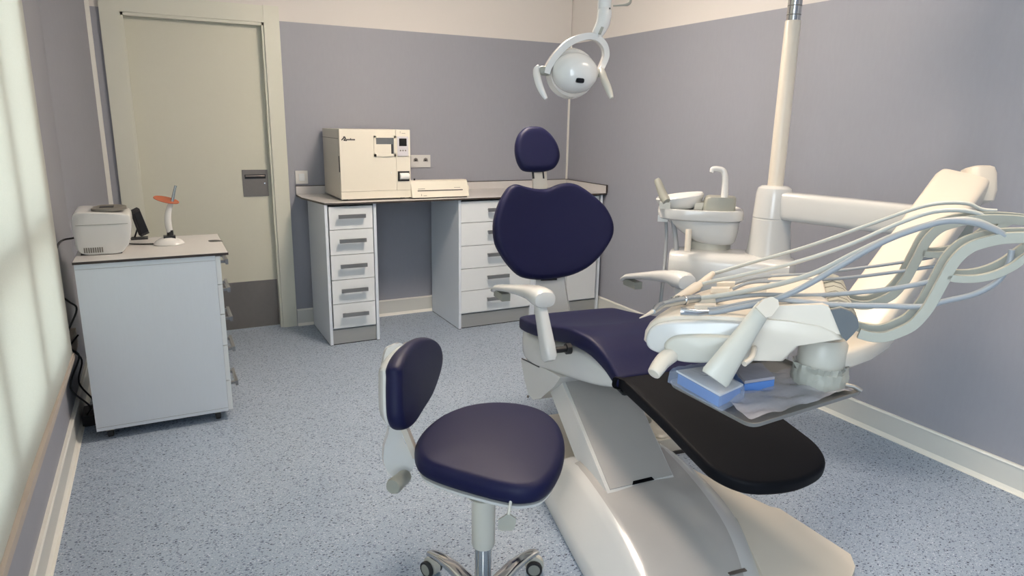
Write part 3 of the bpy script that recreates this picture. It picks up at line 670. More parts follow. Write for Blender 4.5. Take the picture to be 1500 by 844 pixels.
# under-seat carrier shell
def xs_ring(y, zt, zb, hw, e=5.5): return MB.ring(None, cl_(0, y, (zt+zb)/2), X_, Z_, hw, (zt-zb)/2, e, 28)
CR = [(-.125, .50, .39, .225), (-.135, .515, .365, .24), (-.20, .515, .35, .25), (-.33, .520, .36, .252), (-.45, .545, .385, .245), (-.58, .565, .41, .232), (-.70, .57, .432, .215), (-.80, .555, .455, .195), (-.90, .53, .49, .17), (-.93, .52, .505, .12)]
MB().loft([xs_ring(*c) for c in dens(CR, 3)]).build('seat_carrier', 'white_plastic', ch)
# side cover shield (left) hanging behind the lifting arm
s_px = [(763, 526), (800, 541), (821, 553), (812, 566), (792, 584), (781, 586), (774, 578), (768, 555)]
pp_ = [cpl(x, y, 0, -.245) for x, y in s_px]
cv = MB().prism(pp_, X_*.49, .016, 3).build('rear_cover', 'white_plastic', ch)
a, b2 = cpl(764, 526, 0, -.249), cpl(789, 538.5, 0, -.249)
MB().hexa([a, b2, b2+X_*.004, a+X_*.004, a+Z_*.005, b2+Z_*.005, b2+Z_*.005+X_*.004, a+Z_*.005+X_*.004]).build('cover_slot', 'dark_plastic', cv)
q0 = cpl(774, 581, 0, -.248); MB().lathe(q0, [(.006, 0), (.007, .004), (.002, .006)], -X_, 12).build('cover_screw', 'brushed_steel', cv)
# lifting arm: glossy grey top panel, white flanks
def lift(y, x0, x1, z, th): return [cl_(x0, y, z), cl_(x1, y, z), cl_(x1+.01, y+th*.25, z-th), cl_(x0-.01, y+th*.25, z-th)]
T0 = [cpl(812, 552, 1, -.42), cpl(925, 560, 1, -.50)]
AL = [(-.36, .47), (-.93, .185)]
def armz(y): return .47+(-.36-y)*(-.285/.57)
LB = pz(886, 719, .19); RB = pz(983, 696, .19); 
def loc(p): d_ = p-OC; return (d_.dot(X_), d_.dot(Y_), p.z)
LBl, RBl = loc(LB), loc(RB)
LTl = loc(pz(800, 545, .46)); 
tl, trr = -.185, .135
top = [cl_(tl, -.30, .46), cl_(trr, -.30, .46), RB+Z_*0-Y_*.02, LB-Y_*.02]
dn = (top[1]-top[0]).cross(top[2]-top[1]).normalized()
if dn.z < 0: dn = -dn
MB().hexa([top[0]-dn*.10-X_*.02, top[1]-dn*.10+X_*.02, top[2]-dn*.10+X_*.02, top[3]-dn*.10-X_*.02, top[0]-X_*.0, top[1], top[2], top[3]], .012, 3).build('lifting_arm', 'white_plastic', ch)
def tp(u, w, o_=0): return mixp(mixp(top[0], top[1], u), mixp(top[3], top[2], u), w)+dn*o_
MB().hexa([tp(.05, .02, -.004), tp(.985, .02, -.004), tp(.985, .985, -.004), tp(.05, .985, -.004), tp(.05, .02, .003), tp(.985, .02, .003), tp(.985, .985, .003), tp(.05, .985, .003)], .002).build('arm_panel', 'gloss_panel', ch)
MB().hexa([tp(.40, .972, .002), tp(.68, .972, .002), tp(.70, .989, .002), tp(.37, .989, .002), tp(.40, .972, .0045), tp(.68, .972, .0045), tp(.70, .989, .0045), tp(.37, .989, .0045)], .001).build('arm_badge', 'screen_black', ch)
# base hood (lofted, running to the foot end), sub-base and side box
HS = [  # y, xl_floor, xr_floor, xl_top, xr_top, ztop
 (-.70, -.385, .20, -.30, .10, .10), (-.76, -.392, .205, -.31, .11, .165), (-.84, -.402, .21, -.315, .10, .185), (-.93, -.414, .21, -.32, .085, .19), (-1.05, -.43, .205, -.33, .07, .187), (-1.2, -.449, .185, -.345, .045, .178), (-1.35, -.468, .15, -.365, .01, .162), (-1.5, -.488, .09, -.39, -.05, .140), (-1.62, -.50, .02, -.41, -.12, .115), (-1.72, -.50, -.08, -.43, -.2, .08)]
def hood_ring(y, xf, xr, xt, xrt, zt):
    P = [(xf+.0, .004), (xf-.003, .05), (xf+.01, .07), (mixp(V((xf, 0, 0)), V((xt, 0, 0)), .75).x, zt*.86), (xt-.004, zt*.975), (xt+.03, zt), ((xt+xrt)/2, zt+.004), (xrt-.035, zt), (xrt+.0, zt*.97), (xrt+.03, zt*.88), (xr-.02, zt*.55), (xr, .05), (xr, .004)]
    return [cl_(x, y, z) for x, z in P]
rg = [hood_ring(*h) for h in dens(HS, 3)]
b = MB(); b.loft(rg)
hood = b.build('base_hood', ['white_plastic', 'gloss_panel'], ch, sharp=50)
for f in hood.data.polygons:
    pass
# grey glossy inlay following the hood top
def inl(y, xf, xr, xt, xrt, zt): return [cl_(xt+.012, y, zt*.99), cl_(xt+.03, y, zt+.0035), cl_((xt+xrt)/2, y, zt+.0075), cl_(xrt-.035, y, zt+.0035), cl_(xrt-.012, y, zt*.985), cl_((xt+xrt)/2, y, zt-.01)]
HI = [h for h in HS if h[0] < -.80]
MB().loft([inl(*h) for h in dens(HI, 3)]).build('hood_panel', 'gloss_panel', ch, sharp=60)
bd = pz(1080, 841, .135)
MB().box((-.03, -.006, 0), (.03, .006, .003), .001, fr=lambda p: bd+X_*p.x+Y_*p.y+Z_*(p.z+.006)).build('hood_badge', 'brushed_steel', ch)
MB().prism([cl_(-.36, -.72, .004), cl_(-.30, -.40, .004), cl_(-.17, -.22, .004), cl_(.10, -.22, .004), cl_(.10, -.5, .004), cl_(.12, -1.2, .004), cl_(-.38, -1.0, .004)], (0, 0, .085), .015, 3).build('base_plate', 'cream_plastic', ch)
bx = [pz(x, y, .125) for x, y in ((1010, 685), (1072, 716), (1128, 742), (1142, 745), (1246, 812), (1253, 830), (1240, 872), (1130, 872), (1080, 760), (985, 690))]
sb = MB().prism([V((p.x, p.y, .006)) for p in bx], (0, 0, .119), .012, 3).build('connection_box', 'cream_plastic', ch)
# mechanism block glimpsed behind the lifting arm
jb = thing('foot_control', 'low cream foot control with round pedal knobs on the floor behind the lifting arm', 'foot control', cl_(.30, -.50, 0), CA)
MB().box((.17+.05, -.60, .0), (.40, -.24, .075), .02, 3, fr=lambda p: cl_(*p)).build('housing', 'satin_plastic', jb)
b = MB()
MB().lathe(cl_(.27, -.545, .07), [(.045, 0), (.045, .012), (.035, .022), (.01, .024)], n=24).build('pedal_knob', 'satin_plastic', jb)
MB().lathe(cl_(.28, -.39, .07), [(.04, 0), (.04, .012), (.03, .02), (.01, .022)], n=24).build('pedal_knob', 'grey_plastic', jb)
MB().box((.215, -.61, .0), (.41, -.23, .014), .004, 2, fr=lambda p: cl_(*p)).build('rubber_base', 'rubber', jb)

# ------------------------------------------------------------------ dental unit: column, arms, cuspidor, delivery head
UX, UY = -.60, -2.685
un = thing('dental_unit', 'white dental delivery unit with pole, swing arm, spittoon and instrument head over the chair', 'dental unit', (UX, UY, 0))
bL = V((-.865, -2.42, 0)); bdir = (V((UX, UY, 0))-bL).normalized(); bprp = V((-bdir.y, bdir.x, 0))
# body box
rings = []
for t, w, zt_, zb_ in ((-.055, .05, .85, .74), (-.05, .085, .868, .715), (-.02, .105, .876, .70), (.1, .115, .88, .69), (.25, .125, .882, .66), (.36, .135, .882, .64), (.46, .13, .875, .63), (.49, .08, .86, .65)):
    rings.append(MB.ring(None, bL+bdir*t+Z_*((zt_+zb_)/2), bprp, Z_, w, (zt_-zb_)/2, 4.5, 28))
MB().loft(rings).build('body', 'unit_front', un)
MB().lathe((UX+.03, UY-.02, 0), [(.17, 0.0), (.17, .02), (.12, .05), (.105, .12), (.10, .5), (.11, .66)], n=32).build('pedestal', 'unit_front', un)
MB().lathe((UX, UY, 0), [(.10, .86), (.092, .90), (.083, 1.0), (.081, 1.038), (.079, 1.040), (.079, 1.044), (.081, 1.046), (.076, 1.15), (.070, 1.172), (.055, 1.182), (.034, 1.184)], n=36).build('column', 'unit_front', un)
MB().lathe((UX, UY, 0), [(.0325, 1.175), (.0315, 1.855), (.030, 1.86)], n=28).build('lamp_pole', 'cream_plastic', un)
b = MB().lathe((UX, UY, 0), [(.028, 1.85), (.028, 2.2), (.03, 2.205)], n=28); b.m(1)
for k in range(9): b.lathe((UX, UY, 0), [(.0280, 1.88+k*.035), (.0284, 1.881+k*.035), (.0284, 1.883+k*.035), (.0280, 1.884+k*.035)], n=28)
b.build('pole_sleeve', ['chrome', 'seam_grey'], un)
# horizontal arm
PV = V((-.47, -3.40, 1.10)); A0_ = V((UX, UY, 1.10)); hd = (PV-A0_).normalized(); hp_ = V((-hd.y, hd.x, 0))
rr = [MB.ring(None, p, hp_, Z_, a_, b_, 5, 28) for p, a_, b_ in ((A0_+hd*.02+Z_*-.0, .045, .058), (A0_+hd*.08, .048, .060), (PV-hd*.05, .045, .058), (PV-hd*.0, .04, .052))]
MB().loft(rr).build('swing_arm', 'unit_front', un)
# spring arm
SA = pd(1408, 262, 2.36); SB = pd(1262, 462, 2.04)
sd_ = (SB-SA).normalized(); sid = (RT-sd_*RT.dot(sd_)); sid = (sid*.92-FW*.30); sid = (sid-sd_*sid.dot(sd_)).normalized(); sn = sd_.cross(sid).normalized()
if sn.dot(FW) > 0: sn = -sn
rr = [MB.ring(None, p-sn*.045, sid, sn, a_, b_, 6, 32) for p, a_, b_ in ((SA-sd_*.05, .060, .030), (SA-sd_*.04, .078, .044), (SA+sd_*.0, .083, .054), (mixp(SA, SB, .5), .080, .054), (SB, .076, .052), (SB+sd_*.04, .070, .047), (SB+sd_*.05, .058, .034))]
MB().loft(rr).build('spring_arm', 'cream_plastic', un)
c1 = pd(1432, 273, 2.40)
rr = [MB.ring(None, c1-UP*(-z)*1.0, RT, FW, a_, b_, 4, 24) for z, a_, b_ in ((-.062, .026, .03), (-.055, .038, .045), (-.02, .046, .052), (.04, .045, .052), (.062, .040, .046), (.068, .03, .036))]
MB().loft(rr).build('pivot_cap', 'cream_plastic', un)
pb_ = pd(1430, 318, 2.42)
MB().lathe(V((PV.x, PV.y, 1.03)), [(.045, 0), (.05, .01), (.05, .13), (.04, .14)], n=24).build('arm_pivot', 'grey_plastic', un)
MB().tube([V((PV.x, PV.y, 1.14)), mixp(V((PV.x, PV.y, 1.16)), c1, .5), c1], .035, 16).build('pivot_link', 'grey_plastic', un)

# delivery head
e2 = V((.751, .661, 0)).normalized(); e1 = V((e2.y, -e2.x, 0))
N0 = pd(1100, 490, 1.66)
def hpt(px, py, off=0.0): return pl(px, py, N0, e2)+e2*0 if not off else pl(px, py, N0+e2*off, e2)
HW_ = .44
hd_ = [(942, 500), (944, 486), (951, 474), (964, 466), (985, 462), (1015, 461), (1062, 462), (1118, 466), (1160, 470), (1205, 478), (1226, 487), (1237, 498), (1205, 503), (1171, 508), (1147, 531), (1101, 530), (1040, 529), (990, 524), (955, 515)]
HP = [hpt(x, y) for x, y in hd_]
e1min = min((p-N0).dot(e1) for p in HP); e1max = max((p-N0).dot(e1) for p in HP)
def hring(off, f=1.0, tap=0):
    c = sum(HP, V((0, 0, 0)))/len(HP); out = []
    for p in HP:
        u = 1-((p-N0).dot(e1)-e1min)/(e1max-e1min)
        out.append(c+(p-c)*f+e2*off+e1*(tap*u))
    return out
hbd = MB().loft([hring(0, .94), hring(.003, .975), hring(.012, 1), hring(.10, 1, .01), hring(.22, 1, .035), hring(.34, 1, .075), hring(HW_-.015, 1, .12), hring(HW_-.004, .97, .125), hring(HW_, .92, .125)]).build('instrument_head', 'cream_plastic', un)
up_ = [hpt(x, y) for x, y in ((1117, 472), (1120, 452), (1126, 449), (1205, 447), (1214, 450), (1236, 492), (1226, 490), (1160, 481))]
MB().prism([p+e2*.004 for p in up_], e2*(HW_-.05), .008, 3).build('rear_deck', 'cream_plastic', hbd)
# front side panel of the head (pale, nearer the camera)
sp_ = crom([hpt(x, y) for x, y in ((948, 500), (951, 484), (962, 474), (985, 469), (1030, 468), (1085, 470), (1108, 476), (1100, 500), (1075, 522), (1030, 524), (985, 519), (957, 511))], 4)
MB().cushion([p-e2*.008 for p in sp_], -e2, .026, .010, dome=.004).build('side_panel', 'unit_front', hbd)
bp_ = crom([hpt(x, y) for x, y in ((976, 505), (980, 494), (995, 487), (1030, 485), (1070, 487), (1088, 492), (1080, 508), (1062, 523), (1020, 526), (990, 521))], 4)
MB().cushion([p-e2*.026 for p in bp_], -e2, .028, .012, dome=.004).build('handle_mount', 'satin_plastic', hbd)
# grey hinge block at the rear
gp = [hpt(x, y) for x, y in ((1217, 455), (1232, 452), (1247, 457), (1257, 468), (1258, 480), (1250, 490), (1240, 500), (1232, 492))]
MB().prism(gp, e2*.012, .002).build('hinge_end', 'rubber', hbd).data.materials[0] = MATS['cavity_grey']
b = MB(); b.prism([p+e2*.012 for p in gp], e2*(HW_-.03), .004)
b.m(1)
for k in range(5):
    o_ = .06+k*.062; b.prism([p+e2*o_+(p-sum(gp, V((0, 0, 0)))/len(gp))*.03 for p in gp], e2*.0025)
b.build('hinge_block', ['arm_grey', 'seam_grey'], hbd)
# pale grip handle at the front left
g0, g1, g2 = pd(990, 516, 1.72), pd(972, 528, 1.70), pd(959, 546, 1.68)
MB().tube([g0, g1, g2, g2+(g2-g1)*.12], [.019, .021, .0195, .0165, .010], 18, smooth=5).build('grip_handle', 'cream_plastic', un)
# trough-shaped holder rod standing in front of the head
b = MB(); q0, q1 = pd(1046, 556, 1.57), pd(1118, 452, 1.58); dd = (q1-q0).normalized(); sx_ = (RT-dd*RT.dot(dd)).normalized(); nx_ = sx_.cross(dd).normalized()
if nx_.dot(FW) > 0: nx_ = -nx_
rr = []
for t, w, dpt in ((0, .033, .014), (.04, .036, .017), (.35, .030, .017), (.7, .0235, .015), (.96, .021, .013), (1.03, .018, .012)):
    c = mixp(q0, q1, t)
    rr.append([c+sx_*(w*math.cos(a))+nx_*(dpt*math.sin(a)) for a in [math.pi*k/8 for k in range(9)]]+[c+sx_*(w*.8*math.cos(a))-nx_*.006*math.sin(a)*1 for a in [math.pi-math.pi*k/6 for k in range(1, 6)]])
lv = MB().loft(rr).build('side_lever', 'satin_plastic', un)
tq = [q1+sx_*x-nx_*0+dd*z for x, z in ((-.020, -.012), (.012, -.018), (.021, -.008), (.022, .022), (.012, .032), (-.004, .030), (-.016, .014))]
MB().prism([p+nx_*.008 for p in tq], nx_*.010, .003).build('lever_cap', 'cream_plastic', lv)
MB().tube([pd(1090, 533, 1.60), pd(1101, 524, 1.62), pd(1105, 510, 1.66)], .007, 10, smooth=4).build('lever_bracket', 'cream_plastic', lv)
# support yoke under the head
hb = pd(1204, 520, 1.80); hb0 = V((hb.x, hb.y, 0))
zt0, zt1 = pd(1204, 500, 1.80).z, pd(1204, 535, 1.80).z
MB().lathe(hb0, [(.058, zt1), (.060, zt1+.01), (.060, zt0), (.05, zt0+.015)], n=36).build('head_pivot', 'satin_plastic', un)
y1_ = pd(1278, 500, 1.95)
zm = (zt0+zt1)/2-.004
yd = V((y1_.x-hb.x, y1_.y-hb.y, 0)); yl = yd.length; yd.normalize(); yp_ = V((-yd.y, yd.x, 0))
rr = [MB.ring(None, hb0+yd*t+Z_*(zm+dz), yp_, Z_, w, h, 5, 28) for t, w, h, dz in ((-.02, .05, .020, 0), (0.04, .066, .030, 0), (.5*yl, .07, .030, .004), (yl*.9, .06, .028, .012), (yl+.02, .05, .022, .016))]
MB().loft(rr).build('support_yoke', 'cream_plastic', un)
# wrapped tray pivot
TRZ = pd(1203, 581, 1.74).z
MB().lathe(hb0, [(.058, TRZ+.004), (.065, TRZ+.012), (.065, zt1-.012), (.048, zt1)], n=40).build('tray_pivot', 'grey_plastic', un)
rr = []
for z, r_, j in ((TRZ+.006, .069, .001), (TRZ+.02, .0705, .001), (zt1-.035, .0705, .0015), (zt1-.022, .071, .003), (zt1-.010, .067, .005), (zt1+.008, .070, .007)):
    rr.append([hb0+Z_*(z+random.uniform(-.3, .3)*j)+V((math.cos(a), math.sin(a), 0))*(r_+.0012*math.sin(a*21)+random.uniform(-1, 1)*j) for a in [2*math.pi*k/64 for k in range(64)]])
MB().loft(rr, cap=False).build('plastic_wrap', 'milky_film', un)

# tray
t0, t1, t2 = pz(977, 561, TRZ), pz(1101, 626, TRZ), pz(1266, 574, TRZ); t3 = t0+(t2-t1)
trm = MB(); tc4 = [t0, t1, t2, t3]; cc = sum(tc4, V((0, 0, 0)))/4
def rc(f, z, rr_=.03, k=5):
    P = [cc+(p-cc)*f for p in tc4]; out = []
    for i, p in enumerate(P):
        a, b_ = (P[i-1]-p).normalized(), (P[(i+1) % 4]-p).normalized()
        for j in range(k+1):
            t = j/k; out.append((p+a*rr_*(1-t)**2+b_*rr_*t**2)+Z_*z)
    return out
trm.loft([rc(.93, -.0035), rc(.97, -.003), rc(1.0, .006), rc(1.008, .0055), rc(.985, -.006), rc(.93, -.0075)], cap=True)
tray = trm.build('instrument_tray', 'tray_steel', un)
th_ = [pd(1234, 562, 1.88), pd(1260, 573, 1.84)]
MB().tube([pz(1238, 564, TRZ+.02), pz(1252, 567, TRZ+.018), pz(1262, 573, TRZ+.010)], .006, 10, smooth=4).build('tray_bracket', 'tray_steel', tray)

# film and boxes on the tray
def sheet(P, amp, seed, nu=26, nv=18, th=.0006):
    rnd_ = random.Random(seed); ph = [rnd_.uniform(0, 6.28) for _ in range(8)]
    b = MB(); top = []
    def h(u, v): return amp*(abs(math.sin(u*9+ph[0]+2.5*math.sin(v*4+ph[1])))*.6+abs(math.sin((u+v)*14+ph[2]))*.3+.4*math.sin(v*11+ph[3]+u*5)**2)
    for o_ in (0, th):
        g = [[b.bm.verts.new(mixp(mixp(P[0], P[1], u/nu), mixp(P[3], P[2], u/nu), v/nv)+Z_*(h(u/nu, v/nv)+o_)) for u in range(nu+1)] for v in range(nv+1)]
        fs = [b.bm.faces.new((g[v][u], g[v][u+1], g[v+1][u+1], g[v+1][u])) for v in range(nv) for u in range(nu)]
        b._fin(fs); 
        if o_ == 0: break
    return b
fz = TRZ+.004
mk = lambda x, y, z=fz: pz(x, y, z)
tag(sheet([mk(1100, 620), mk(1252, 573), mk(1190, 538), mk(1030, 566)], .011, 3).build('plastic_sheet', 'clear_film'), 'crumpled clear plastic sheet spread over the instrument tray', 'plastic sheet')
# blue box with clear lid, right one
def obox(corners_px, zb, zt, mb, mat_i=0, bev=.003):
    P = [pz(x, y, zb) for x, y in corners_px]; return mb.m(mat_i).prism(P, (0, 0, zt-zb), bev)
c4 = [pz(x, y, fz) for x, y in ((1089, 577), (1133, 570), (1133-20, 549), (1070, 553))]
bb1 = thing('blue_box', 'blue sample box under clear plastic on the tray, behind the tilted lever', 'box', sum(c4, V((0, 0, 0)))/4)
MB().prism(c4, (0, 0, .026), .003).build('box_body', 'blue_plastic', bb1)
MB().prism([p+V((0, 0, .027)) for p in c4], (0, 0, .008), .003).build('box_lid', 'clear_film', bb1)
c5 = [pz(x, y, fz) for x, y in ((1052, 597), (1084, 582), (1030, 556), (992, 562))]
bb2 = thing('blue_tray_box', 'blue tray box topped with a white pouch, at the instrument tray left end', 'box', sum(c5, V((0, 0, 0)))/4)
MB().prism(c5, (0, 0, .028), .004).build('box_body', 'blue_plastic', bb2)
c6 = [p+Z_*.031+(p-sum(c5, V((0, 0, 0)))/4)*.06 for p in c5]
MB().prism([c6[0], c6[1], c6[2], c6[3]], (0, 0, .005), .002).build('pouch', 'paper', bb2)
bg = [pz(x, y, fz+.002) for x, y in ((1057, 603), (1090, 586), (1033, 548), (978, 560))]
cbg = sum(bg, V((0, 0, 0)))/4
rr = [[mixp(bg[i], bg[(i+1) % 4], k/6) for i in range(4) for k in range(6)]]
for f, z in ((1.0, .012), (.97, .030), (.90, .042), (.55, .046), (.2, .044)):
    rr.append([cbg+(p-cbg)*(f+random.uniform(-.015, .015))+Z_*(z+random.uniform(-.003, .003)) for p in rr[0][:]])
MB().loft(rr).build('plastic_bag', 'blue_film', bb2)

# whip arms: S-shaped flat bars with a looped end
S_in = [(1258, 488), (1276, 493), (1297, 493), (1320, 485), (1338, 475), (1357, 454), (1370, 432), (1382, 410), (1394, 388), (1408, 372), (1424, 361), (1442, 355), (1465, 350), (1490, 348), (1530, 348), (1570, 351), (1600, 356)]
S_loop = [(1388, 404), (1400, 408), (1431, 408), (1458, 402), (1482, 391), (1502, 377), (1525, 362), (1545, 352)]
def whip(off, i, loop=True, cut=0):
    w = MB().bar([hpt0(x, y)+e2*off for x, y in S_in[:len(S_in)-cut]], e2, .013, .023, smooth=5).build('whip_arm', 'arm_grey', un, sharp=25)
    if loop: MB().bar([hpt0(x, y)+e2*off for x, y in S_loop], e2, .013, .016, smooth=5).build('arm_loop', 'arm_grey', w, sharp=25)
    return w
def hpt0(x, y): return pl(x, y, N0+e2*.015, e2)
WO = (.0, .065, .31, .375)
for i, o_ in enumerate(WO): whip(o_, i, True, 0)

# handpieces with hoses
HTOP = hpt(1015, 461).z+.012
def hz(px, py, off):   # on the head's top near its front, on the whip arm's plane further back
    a, b_ = pz(px, py, HTOP), pl(px, py, N0+e2*(.015+off), e2)
    t = max(0, min(1, (px-1060)/230)); t = t*t*(3-2*t)
    da, db = (a-CAM).dot(FW), (b_-CAM).dot(FW); return pd(px, py, da*(1-t)+db*t)
def hose_path(hose, off):
    k1 = next(i for i, p in enumerate(hose) if p[0] >= 1280) if hose[-1][0] >= 1280 else len(hose)-1
    D = lambda p: (p-CAM).dot(FW)
    d0 = D(pz(hose[0][0], hose[0][1], HTOP)); d1 = D(pl(hose[k1][0], hose[k1][1], N0+e2*(.015+off), e2)); out = []
    for i, (x, y) in enumerate(hose):
        if i > k1: out.append(pl(x, y, N0+e2*(.015+off), e2)); continue
        t = (x-hose[0][0])/(hose[k1][0]-hose[0][0]); out.append(pd(x, y, 1/((1-t)/d0+t/d1)))
    return out
def inst(name, label, hose, off, r, mt, extra):
    root = thing(name, label, 'handpiece', hz(hose[0][0], hose[0][1], off), 0, None)
    MB().tube(hose_path(hose, off), r, 12, smooth=6).build('hose', mt, root)
    extra(root, off); return root
# handpieces (pixels measured on vertical planes through the head)
def hp1(root, o):
    MB().tube([hz(1044, 401, o), hz(1036, 408, o), hz(1022, 419, o)], [.0085, .0105, .010], 14).build('handle_sleeve', 'cream_plastic', root)
    MB().tube([hz(1022, 419, o), hz(1000, 430, o), hz(983, 436, o)], [.004, .003, .002], 10).build('tip', 'steel_tip', root)
inst('air_syringe', 'ivory air-water syringe lying furthest back on the instrument head', [(1044, 401), (1060, 397), (1100, 385), (1180, 362), (1260, 334), (1330, 309), (1365, 299.5), (1395, 297), (1420, 299), (1438, 307), (1460, 309)], .375, .0052, 'hose_light', hp1)
def hp2(root, o):
    MB().tube([hz(1025, 417, o), hz(1020, 420, o), hz(1005, 429, o), hz(990, 437, o-.02)], [.009, .014, .0115, .0075], 14).build('handle_sleeve', 'cream_plastic', root)
inst('scaler_handpiece', 'thick ivory scaler handpiece second from the back on the instrument head', [(1025, 417), (1045, 412), (1080, 405), (1160, 386), (1240, 360), (1310, 330), (1360, 312), (1400, 308), (1430, 312), (1446, 320), (1470, 324)], .31, .0058, 'hose_light', hp2)
def hp3(root, o):
    MB().tube([hz(1024, 437, o), hz(1010, 438.5, o), hz(985, 443, o-.01), hz(968, 447, o-.02)], [.0105, .0115, .0105, .0085], 16).build('motor_body', 'steel_tip', root)
    b = MB()
    for x in (1003, 994): b.lathe(hz(x, 440, o-.005), [(.0125, -.003), (.013, 0), (.0125, .003)], hz(x, 440, o)-hz(x+20, 437, o), 16)
    b.build('motor_rings', 'chrome', root)
    MB().tube([hz(970, 447, o-.02), hz(963, 451, o-.025), hz(957, 457, o-.03)], [.009, .010, .006], 14).build('angle_head', 'steel_tip', root)
    MB().tube([hz(958, 455, o-.03), hz(948, 461, o-.035), hz(937, 466, o-.04)], [.006, .0035, .0012], 10, smooth=3).build('curved_tip', 'cream_plastic', root)
inst('angled_handpiece', 'metal contra-angle handpiece with curved white tip pointing off the head', [(1024, 437), (1040, 435), (1080, 429), (1150, 414), (1200, 397), (1250, 372), (1310, 345), (1360, 329), (1400, 322), (1430, 324), (1455, 334), (1475, 345)], .065, .0066, 'hose_light', hp3)
def hp4(root, o):
    MB().tube([hz(1037, 457.5, o), hz(1022, 458, o), hz(997, 456, o)], [.0075, .0085, .0105], 16).build('coupling', 'chrome', root)
inst('bare_hose_coupling', 'hose ending in a bare chrome coupling, nearest the front of the instrument head', [(1037, 457.5), (1050, 457), (1080, 451), (1125, 442), (1170, 424), (1230, 390), (1290, 356), (1340, 336), (1385, 324), (1425, 326), (1455, 336), (1472, 346)], .0, .0072, 'hose_grey', hp4)
# return hoses from the head up to the whip arms
for path, o_, r in (([(1073, 417), (1095, 410), (1126, 405), (1190, 401), (1250, 394), (1310, 386), (1366, 377)], .375, .0045), ([(1073, 424), (1100, 414), (1150, 412), (1230, 408), (1300, 400), (1370, 390)], .31, .0048),
        ([(1049, 441), (1075, 436), (1117, 432), (1190, 433), (1262, 428), (1320, 421), (1374, 410)], .065, .006), ([(1037, 454), (1060, 451), (1100, 443), (1142, 439), (1214, 446), (1290, 448), (1350, 449), (1385, 441), (1424, 432), (1450, 420), (1466, 407), (1478, 385), (1482, 366)], .015, .0065)):
    MB().tube(hose_path(path, o_), r, 12, smooth=6).build('supply_hose', 'hose_grey', un)
# small cradles on the head top
for (x, y), o_ in (((1066, 416), .24), ((1058, 424), .20), ((1042, 438), .13), ((1036, 449), .08)):
    p = hz(x, y, o_); MB().box((-.03, -.012, -.012), (.02, .012, .002), .003, fr=lambda v_: p+e1*v_.x+e2*v_.y+Z_*(v_.z+(v_.x+.03)*.12)).build('cradle', 'cream_plastic', hbd)

# ------------------------------------------------------------------ cuspidor
cs_ = thing_c = None
CD = 3.04
cuL = V((-.86, -2.44, 0)); fr_ = lambda px, py, d_=CD: pd(px, py, d_)
qa, qb = pd(962, 318, 3.08), pd(1092, 330, 3.0); wd = V((qb.x-qa.x, qb.y-qa.y, 0)); wl = wd.length; wd.normalize(); wn_ = V((-wd.y, wd.x, 0))
zt_r = pd(1028, 308, CD).z; 
def crg(x0, x1, w, z, e=3.0, dx=0): c = V((qa.x, qa.y, 0))+wd*((x0+x1)/2*wl)+wn_*.13+Z_*z; return MB.ring(None, c, wd, wn_, (x1-x0)/2*wl, w, e, 40)
zr = zt_r
cus = MB().loft([crg(.80*0+.03, .98, .125, zr-.052), crg(.005, 1.0, .135, zr-.045), crg(.0, 1.0, .14, zr-.012), crg(.01, .99, .137, zr-.002), crg(.03, .97, .13, zr), crg(.06, .94, .12, zr-.006)]).build('spittoon_rim', 'unit_front', un)
MB().box((-.0, .06, -.075), (.045, .20, -.045), .01, 3, fr=lambda p: V((qa.x, qa.y, 0))+wd*(p.x+.004)+wn_*p.y+Z_*(zr+p.z+.008)).build('rim_lug', 'unit_front', cus)
MB().loft([crg(.10, .97, .12, zr-.045), crg(.14, .96, .118, zr-.07), crg(.28, .95, .115, zr-.11), crg(.42, .93, .11, zr-.145), crg(.48, .91, .10, zr-.155)]).build('spittoon_housing', 'unit_front', un)
bc = V((qa.x, qa.y, 0))+wd*(.64*wl)+wn_*.13
MB().lathe(bc, [(.095, zr-.195), (.095, zr-.155), (.09, zr-.15)], n=32).build('turret_collar', 'satin_plastic', un)
# bowl: two-lobed glossy dish
b0 = V((qa.x, qa.y, 0))+wd*(.27*wl)+wn_*.13
bowl = MB().lathe(b0+Z_*(zr-.004), [(.05, -.012), (.082, .0), (.098, .02), (.108, .040), (.110, .052), (.104, .058), (.085, .045), (.03, .022)], (-.16*wd+Z_).normalized(), 36, sx=1.0, sy=1.0).build('spittoon_bowl', 'white_plastic', un)
# filler block and spout
f0_ = V((qa.x, qa.y, 0))+wd*(.775*wl)+wn_*.10
MB().loft([MB.ring(None, f0_+Z_*(zr+z)-wd*dx, wd, wn_, a_, .062, 6, 28) for z, a_, dx in ((-.004, .074, .03), (.03, .070, .026), (.05, .066, .022), (.056, .06, .018))]).build('filler_block', 'grey_plastic', un)
MB().box((-.135, -.04, -.004), (-.07, .04, .028), .006, 2, fr=lambda p: f0_+wd*p.x+wn_*p.y+Z_*(zr+p.z)).build('cup_plate', 'satin_plastic', un)
sp0 = pd(1061, 291, 3.06)
MB().tube([sp0-Z_*.01, pd(1062, 275, 3.06), pd(1062, 258, 3.06), pd(1059, 250, 3.06), pd(1051, 247.3, 3.06), pd(1044, 247.8, 3.06), pd(1042, 253, 3.06)], [.0165, .0155, .014, .0135, .012, .011, .008], 16, smooth=6).build('cup_filler_spout', 'white_plastic', un)
